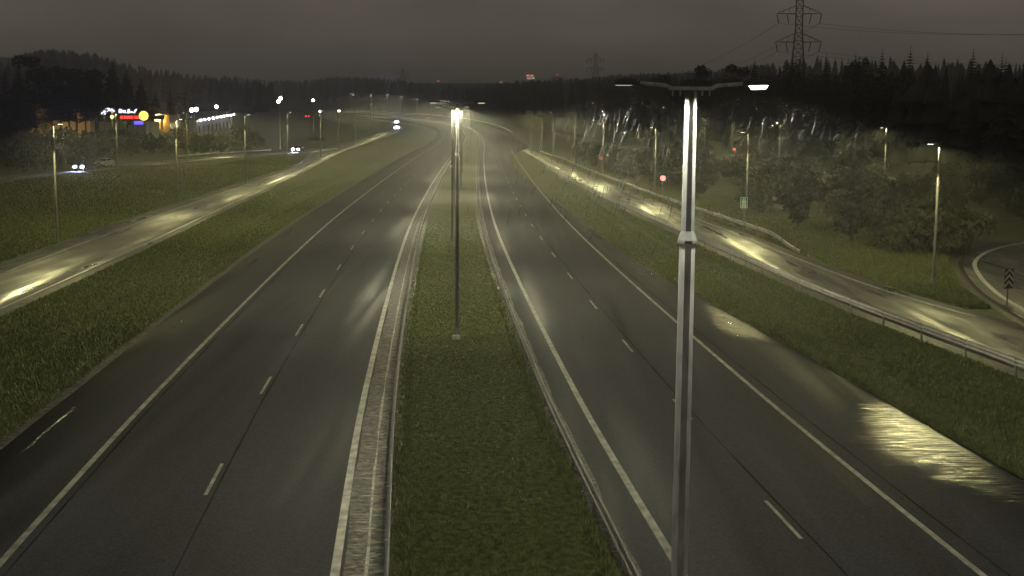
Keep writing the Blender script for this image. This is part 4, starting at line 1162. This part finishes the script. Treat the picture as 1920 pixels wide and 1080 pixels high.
# second strip of ochre wall right of the signs
p, q_ = survey(290, 236, 310), survey(318, 236, 310); zg = tz(p.x, 310)
t = thing('warehouse', 'small ochre lit warehouse right of the dark spruces', 'building', ((p.x + q_.x) / 2, 310, zg - .4), 0)
h = survey(300, 213, 310).z - zg
m = MB(); m.box((0, 5, h / 2), (q_.x - p.x, 10, h)); m.build('wall', M_OCHRE, t)
m = MB(); m.box((0, 5, h + .15), (q_.x - p.x + .4, 10.4, .3)); m.build('roof', M_ROOF, t)
m = MB(); m.box((.6, -.04, 1.6), (2.0, .08, 3.0)); m.build('door', M_GREYWALL, t)
m = MB(); m.box((-.9, -.3, h - .3), (.4, .5, .15)); m.build('lamp', M_SODIUM, t)

def sign_board(label, px, py, D, w, hgt, build, name='lit_sign'):
    p = survey(px, py, D); zg = tz(p.x, D); z = p.z - zg
    t = thing(name, label, 'sign', (p.x, D, zg), -.12)
    for s in (-1, 1):
        m = MB(); m.tube([(s * w * .3, .2, -.3), (s * w * .3, .2, z + hgt * .3)], .09, 6); m.build('post', M_POST, t)
    m = MB(); m.box((0, .12, z), (w, .2, hgt)); m.build('cabinet', M_BLACK, t)
    build(t, z)
    return t
def blobs(mat, shapes, name):
    def f(t, z):
        for poly in shapes:
            m = MB(); m.prism([(x, zz + z) for (x, zz) in poly], 'y', -.06, .0); m.build(name, mat, t)
    return f
sign_board('bright white wing-shaped lit sign beside the tall spruces', 202, 208, 286, 3.2, 2.0,
           blobs(M_SIGNWHITE, [[(-1.6, -.75), (-.6, -.8), (.1, .0), (1.7, -.1), (1.0, .5), (-.4, .75), (-1.0, 0)], [(-1.75, -.5), (-1.65, -.1), (-1.3, -.0), (-1.5, -.6)]], 'lit_shape'))
sign_board('long white lit lettering sign left of the fuel station', 240, 208, 286, 3.9, 1.3,
           blobs(M_SIGNWHITE, [[(-2.1, -.4), (-1.5, -.45), (-1.45, .4), (-2.0, .4)], [(-1.3, -.3), (-.6, -.5), (-.5, .1), (-1.2, .2)], [(-.4, -.45), (.3, -.5), (.4, .4), (.0, .35), (-.1, -.1)], [(.5, -.4), (1.1, -.4), (1.0, -.1), (.6, -.05)], [(1.2, -.4), (1.5, -.5), (2.1, .45), (1.6, .3)]], 'lit_shape'))
# fuel station
p = survey(252, 231, 290); zg = tz(p.x, 290)
t = thing('fuel_station', 'fuel station canopy with red fascia, yellow emblem and blue strip', 'fuel station', (p.x, 290, zg), -.1)
zc_ = survey(252, 220, 290).z - zg; zb_ = survey(252, 230, 290).z - zg
m = MB(); m.box((0, 4, zc_), (7.6, 8, .9)); m.build('canopy', M_ROOF, t)
m = MB(); m.box((-.9, -.04, zc_), (4.6, .08, .75)); m.build('red_fascia', M_SIGNREDL, t)
m = MB(); m.disc((2.2, -.12, zc_ + .35), 1.05, 'y', 12, .2); m.build('yellow_emblem', M_SIGNYEL, t)
m = MB(); m.box((.9, -.04, zb_), (2.2, .1, .75)); m.build('blue_strip', M_SIGNBLUE, t)
m = MB(); m.box((.9, 4, zb_ / 2), (3.4, 7.8, zb_ + .4)); m.build('kiosk', M_GREYWALL, t)
for (x, y) in ((-3.4, .5), (3.4, .5), (-3.4, 7.5), (3.4, 7.5)):
    m = MB(); m.box((x, y, zc_ / 2 - .2), (.3, .3, zc_ - .4)); m.build('column', M_GREYWALL, t)
q = thing('yard_lamp', 'orange globe lamp under the white wing-shaped sign', 'street lamp', (survey(210, 219, 284).x, 284, tz(survey(210, 219, 284).x, 284)))
hz = survey(210, 219, 284).z - q.location.z
m = MB(); m.tube([(0, 0, -.3), (0, 0, hz)], .06, 6); m.build('pole', M_STEEL, q)
m = MB(); m.ball((0, 0, hz), .40); m.build('globe', glow('orange_globe', (1, .55, .2), 3.0), q)
# white kiosk by the roadside lamp
p = survey(124, 262, 300); zg = tz(p.x, 300)
t = thing('bus_shelter', 'small pale lit bus shelter below the yellow wall', 'bus shelter', (p.x, 300, zg - .1))
hz = survey(124, 242, 300).z - zg
m = MB(); m.box((0, .9, hz), (2.0, 1.8, .18)); m.build('roof', M_WHITE, t)
m = MB(); m.box((0, 1.7, hz / 2), (1.7, .06, hz)); m.build('back_panel', simple('pale_panel', (.5, .48, .42), .5), t)
for s in (-1, 1):
    m = MB(); m.box((s * .85, .9, hz / 2), (.06, 1.5, hz)); m.build('side_panel', M_GREYWALL, t)
m = MB(); m.box((0, .8, hz - .14), (.9, .12, .06)); m.build('lamp', glow('shelter_tube', (.95, .95, .85), 14), t)
# car-park shop with a row of facade lamps
pa, pb = survey(368, 226, 372), survey(436, 214, 470)
za, zb2 = tz(pa.x, 372), tz(pb.x, 470)
dvec = Vector((pb.x - pa.x, 98, 0)); Lw = dvec.length; ang = math.atan2(dvec.y, dvec.x)
t = thing('shop', 'grey shop front with a row of white facade lamps above the lit car park', 'building', (pa.x, 372, za - .5), ang)
h1, h2 = pa.z - za + .5, pb.z - za + .5
m = MB(); m.add([(0, 0, -1), (Lw, 0, -1), (Lw, 14, -1), (0, 14, -1), (0, 0, h1), (Lw, 0, h2), (Lw, 14, h2), (0, 14, h1)], [(3, 2, 1, 0), (4, 5, 6, 7), (0, 1, 5, 4), (1, 2, 6, 5), (2, 3, 7, 6), (3, 0, 4, 7)])
m.build('wall', M_GREYWALL, t)
m = MB(); m.add([(-.3, -.4, h1 + .5), (Lw + .3, -.4, h2 + .5), (Lw + .3, 14.3, h2 + .5), (-.3, 14.3, h1 + .5), (-.3, -.4, h1 + .05), (Lw + .3, -.4, h2 + .05), (Lw + .3, 14.3, h2 + .05), (-.3, 14.3, h1 + .05)], [(0, 1, 2, 3), (7, 6, 5, 4), (0, 4, 5, 1), (1, 5, 6, 2), (2, 6, 7, 3), (3, 7, 4, 0)])
m.build('roof', M_ROOF, t)
for k in range(10):
    f = (k + .3) / 9.6
    m = MB(); m.ball((Lw * f, -.75, h1 + (h2 - h1) * f - .05),   .21, 8, 5); lm = m.build('facade_lamp', M_SPOT, t)
    m = MB(); m.tube([(Lw * f, .0, h1 + (h2 - h1) * f - .2), (Lw * f, -.75, h1 + (h2 - h1) * f + .34)], .05, 5); m.build('bracket', M_STEEL, lm)
    m = MB(); m.box((Lw * f + 4, -.05, (h1 + (h2 - h1) * f) * .42), (3.2, .1, (h1 + (h2 - h1) * f) * .5)); w = m.build('window', M_ROOF, t)
    m = MB(); m.box((Lw * f + 4, -.115, (h1 + (h2 - h1) * f) * .42), (3.0, .03, (h1 + (h2 - h1) * f) * .46)); m.build('pane', M_GLASS, w)
def flood(label, px, py, D, mat, heads, r=.5, group='floodlights in the yards on the left'):
    p = survey(px, py, D); zg = tz(p.x, D)
    q = thing('floodlight', label, 'floodlight', (p.x, D, zg), 0, group)
    z = p.z - zg
    m = MB(); m.tube([(0, .2, -.3), (0, .2, z + .2)], [.14, .08], 8); m.build('pole', M_STEEL, q)
    for (ox, oz) in heads:
        m = MB(); m.box((ox, .02, z + oz), (r * 2.1, .22, r * 1.7)); hd = m.build('lamp_head', M_HOUSING, q)
        m = MB(); m.disc((ox, -.12, z + oz), r * .8, 'y', 12, .06); m.build('lens', mat, hd)
flood('pair of bluish white floodlights left of the shop lamps', 364, 206, 345, glow('flood_blue', (.80, .84, 1.0), 60), [(-.55, -.05), (.55, .1)], .62)
flood('single white floodlight on a pole above the shop lamps', 406, 200, 430, glow('flood_white', (.95, .95, 1.0), 40), [(0, 0)], .6)
flood('tall floodlight mast with two white heads right of the shop', 524, 188, 330, glow('flood_white_b', (.95, .96, 1.0), 30), [(-.25, -.3), (.3, .5)], .5)
flood('white floodlight above the red tail lights', 587, 188, 520, glow('flood_white_c', (.97, .95, .9), 30), [(0, 0)], .6)
flood('short white yard light behind the ramp lamps', 600, 209, 560, glow('flood_white_d', (.97, .93, .8), 8), [(0, 0)], .6)
flood('pale yard light right of the red tail lights', 636, 208, 600, glow('flood_white_e', (.97, .93, .8), 6), [(0, 0)], .6)
# hedges lit by the yard lamps, pale slabs of grass between
def hedge(label, pa_, pb_, D, hgt):
    a_, c_ = survey(*pa_, D), survey(*pb_, D)
    zg = min(tz(a_.x, D), tz(c_.x, D)); r = random.Random(int(D))
    t = thing('hedge', label, 'hedge', (a_.x, D, zg), 0, 'hedges of the car park')
    L = c_.x - a_.x
    lob = [(L * i / 11, 0, hgt * .45, hgt * .55) for i in range(12)]
    vs, fs = leafy_mesh(int(D), lob, 700, .25)
    m = MB(); m.add(vs, fs); m.build('foliage', M_LEAF, t)
    m = MB()
    for i in range(12): m.tube([(L * i / 11, 0, -.2), (L * i / 11 + .1, 0, hgt * .6)], .04, 4, False)
    m.build('stems', M_BARK, t)
hedge('yellow-lit hedge in front of the shop car park', (384, 262), (446, 262), 352, 1.5)
hedge('second lit hedge below the first one by the car park', (402, 270), (448, 270), 338, 1.1)
hedge('lit hedge on the bank below the red tail lights', (574, 250), (604, 248), 420, 1.6)
# red-lit towers on the horizon
for (px, py, D, lab, w, hgt, red, extra) in [(994, 144, 1500, 'lit red and white rooftop sign on the horizon over the wood', 9, 5, 1.6, True), (939, 154, 1700, 'small red rooftop light on the horizon left of the lit sign', 4, 2.2, .7, False),
                                      (1045, 140, 1600, 'faint pale rooftop light on the horizon right of the lit sign', 4, 2, .35, False), (822, 152, 1800, 'faint red mast light on the horizon above the bend', 3, 2.2, .9, False)]:
    p = survey(px, py, D); zg = tz(p.x, D); z = p.z - zg
    t = thing('tower_block', lab, 'building', (p.x, D, zg))
    m = MB(); m.box((0, 8, z / 2 - hgt / 2 - .5), (14, 14, z - hgt)); m.build('wall', M_GREYWALL, t)
    for k in range(3):
        m = MB(); m.box((-4 + 4 * k, .95, z - hgt - 4), (2.2, .1, 1.6)); m.build('window', M_GLASS, t)
    m = MB(); m.box((0, 3, z - hgt / 2 - .4), (.6, .6, hgt + 1)); m.build('mast', M_DARKSTEEL, t)
    if extra:
        for s in (-1, 1):
            m = MB(); m.box((s * 2.2 - .3, 0, z + 1.3), (3.4, .4, 2.0)); m.build('red_letter', glow('roof_red', (1, .22, .18), red), t)
            m = MB(); m.box((s * 2.3 + .8, 0, z - 1.6), (3.8, .4, 2.2)); m.build('white_letter', glow('roof_white', (.75, .7, .55), .8), t)
    else:
        m = MB(); m.box((0, 0, z), (w, .5, hgt)); m.build('roof_light', glow('roof_red', (1, .22, .16), red), t)

# ------------------------------------------------------------------ rain caught in the light of the near lamp
rs = np.random.RandomState(77)
n = 380
left_ = rs.rand(n) < .62
drop = .36 + rs.rand(n) * 1.5
X = np.where(left_, 2.42 - .95 - .22 * drop, 2.42 + .95 + .75 * drop) + rs.normal(0, 1, n) * np.where(left_, .32 + .22 * drop, .30 + .45 * drop)
Yr = 18 + rs.normal(0, 1, n) * (.25 + .8 * drop); Z = 10.12 - drop
L = .08 + .13 * rs.rand(n); rad = .004 + .003 * rs.rand(n)
dirv = np.stack([.30 + .08 * rs.randn(n), .1 * rs.randn(n), np.ones(n)], 1); dirv /= np.linalg.norm(dirv, axis=1)[:, None]
c0 = np.stack([X, Yr, Z], 1)
vs = np.zeros((n, 5, 3)); 
vs[:, 0] = c0 + dirv * L[:, None]
for j in range(3):
    aa = 2.094 * j
    vs[:, 1 + j] = c0 + np.stack([np.cos(aa) * rad, np.sin(aa) * rad, 0 * rad], 1)
vs[:, 4] = c0 - dirv * (L * .25)[:, None]
b0 = np.arange(n) * 5
Fc = np.concatenate([np.stack([b0, b0 + 1 + j, b0 + 1 + (j + 1) % 3], 1) for j in range(3)] + [np.stack([b0 + 4, b0 + 1 + (j + 1) % 3, b0 + 1 + j], 1) for j in range(3)])
m_rain, nn, lk, bs = new_mat('rain_water')
bs.inputs['Base Color'].default_value = (.030, .030, .030, 1); bs.inputs['Roughness'].default_value = .3
tr = nn.new('ShaderNodeBsdfTranslucent'); tr.inputs['Color'].default_value = (.032, .032, .032, 1)
mx = nn.new('ShaderNodeMixShader'); mx.inputs[0].default_value = .5
lk.new(bs.outputs[0], mx.inputs[1]); lk.new(tr.outputs[0], mx.inputs[2]); tp = nn.new('ShaderNodeBsdfTransparent'); m2 = nn.new('ShaderNodeMixShader'); m2.inputs[0].default_value = .30
lk.new(tp.outputs[0], m2.inputs[1]); lk.new(mx.outputs[0], m2.inputs[2]); lk.new(m2.outputs[0], nn['Material Output'].inputs['Surface'])
np_mesh('rain', vs.reshape(-1, 3), Fc, m_rain, kind='stuff', label='slanting raindrops lit around the head of the near lamp post', category='rain')

# ------------------------------------------------------------------ damp air
HAZE = 0.0007
hz_m = bpy.data.materials.new('damp_air'); hz_m.use_nodes = True
hn, hl_ = hz_m.node_tree.nodes, hz_m.node_tree.links
hn.remove(hn['Principled BSDF'])
pv = hn.new('ShaderNodeVolumePrincipled')
pv.inputs['Color'].default_value = (.93, .93, .90, 1)
pv.inputs['Density'].default_value = HAZE
pv.inputs['Anisotropy'].default_value = .72
hl_.new(pv.outputs[0], hn['Material Output'].inputs['Volume'])
hb = MB(); hb.box((0, 2000, 49), (4600, 4400, 102)); hb.build('haze', hz_m, kind='stuff', label='thin damp night air over the roads', category='haze')
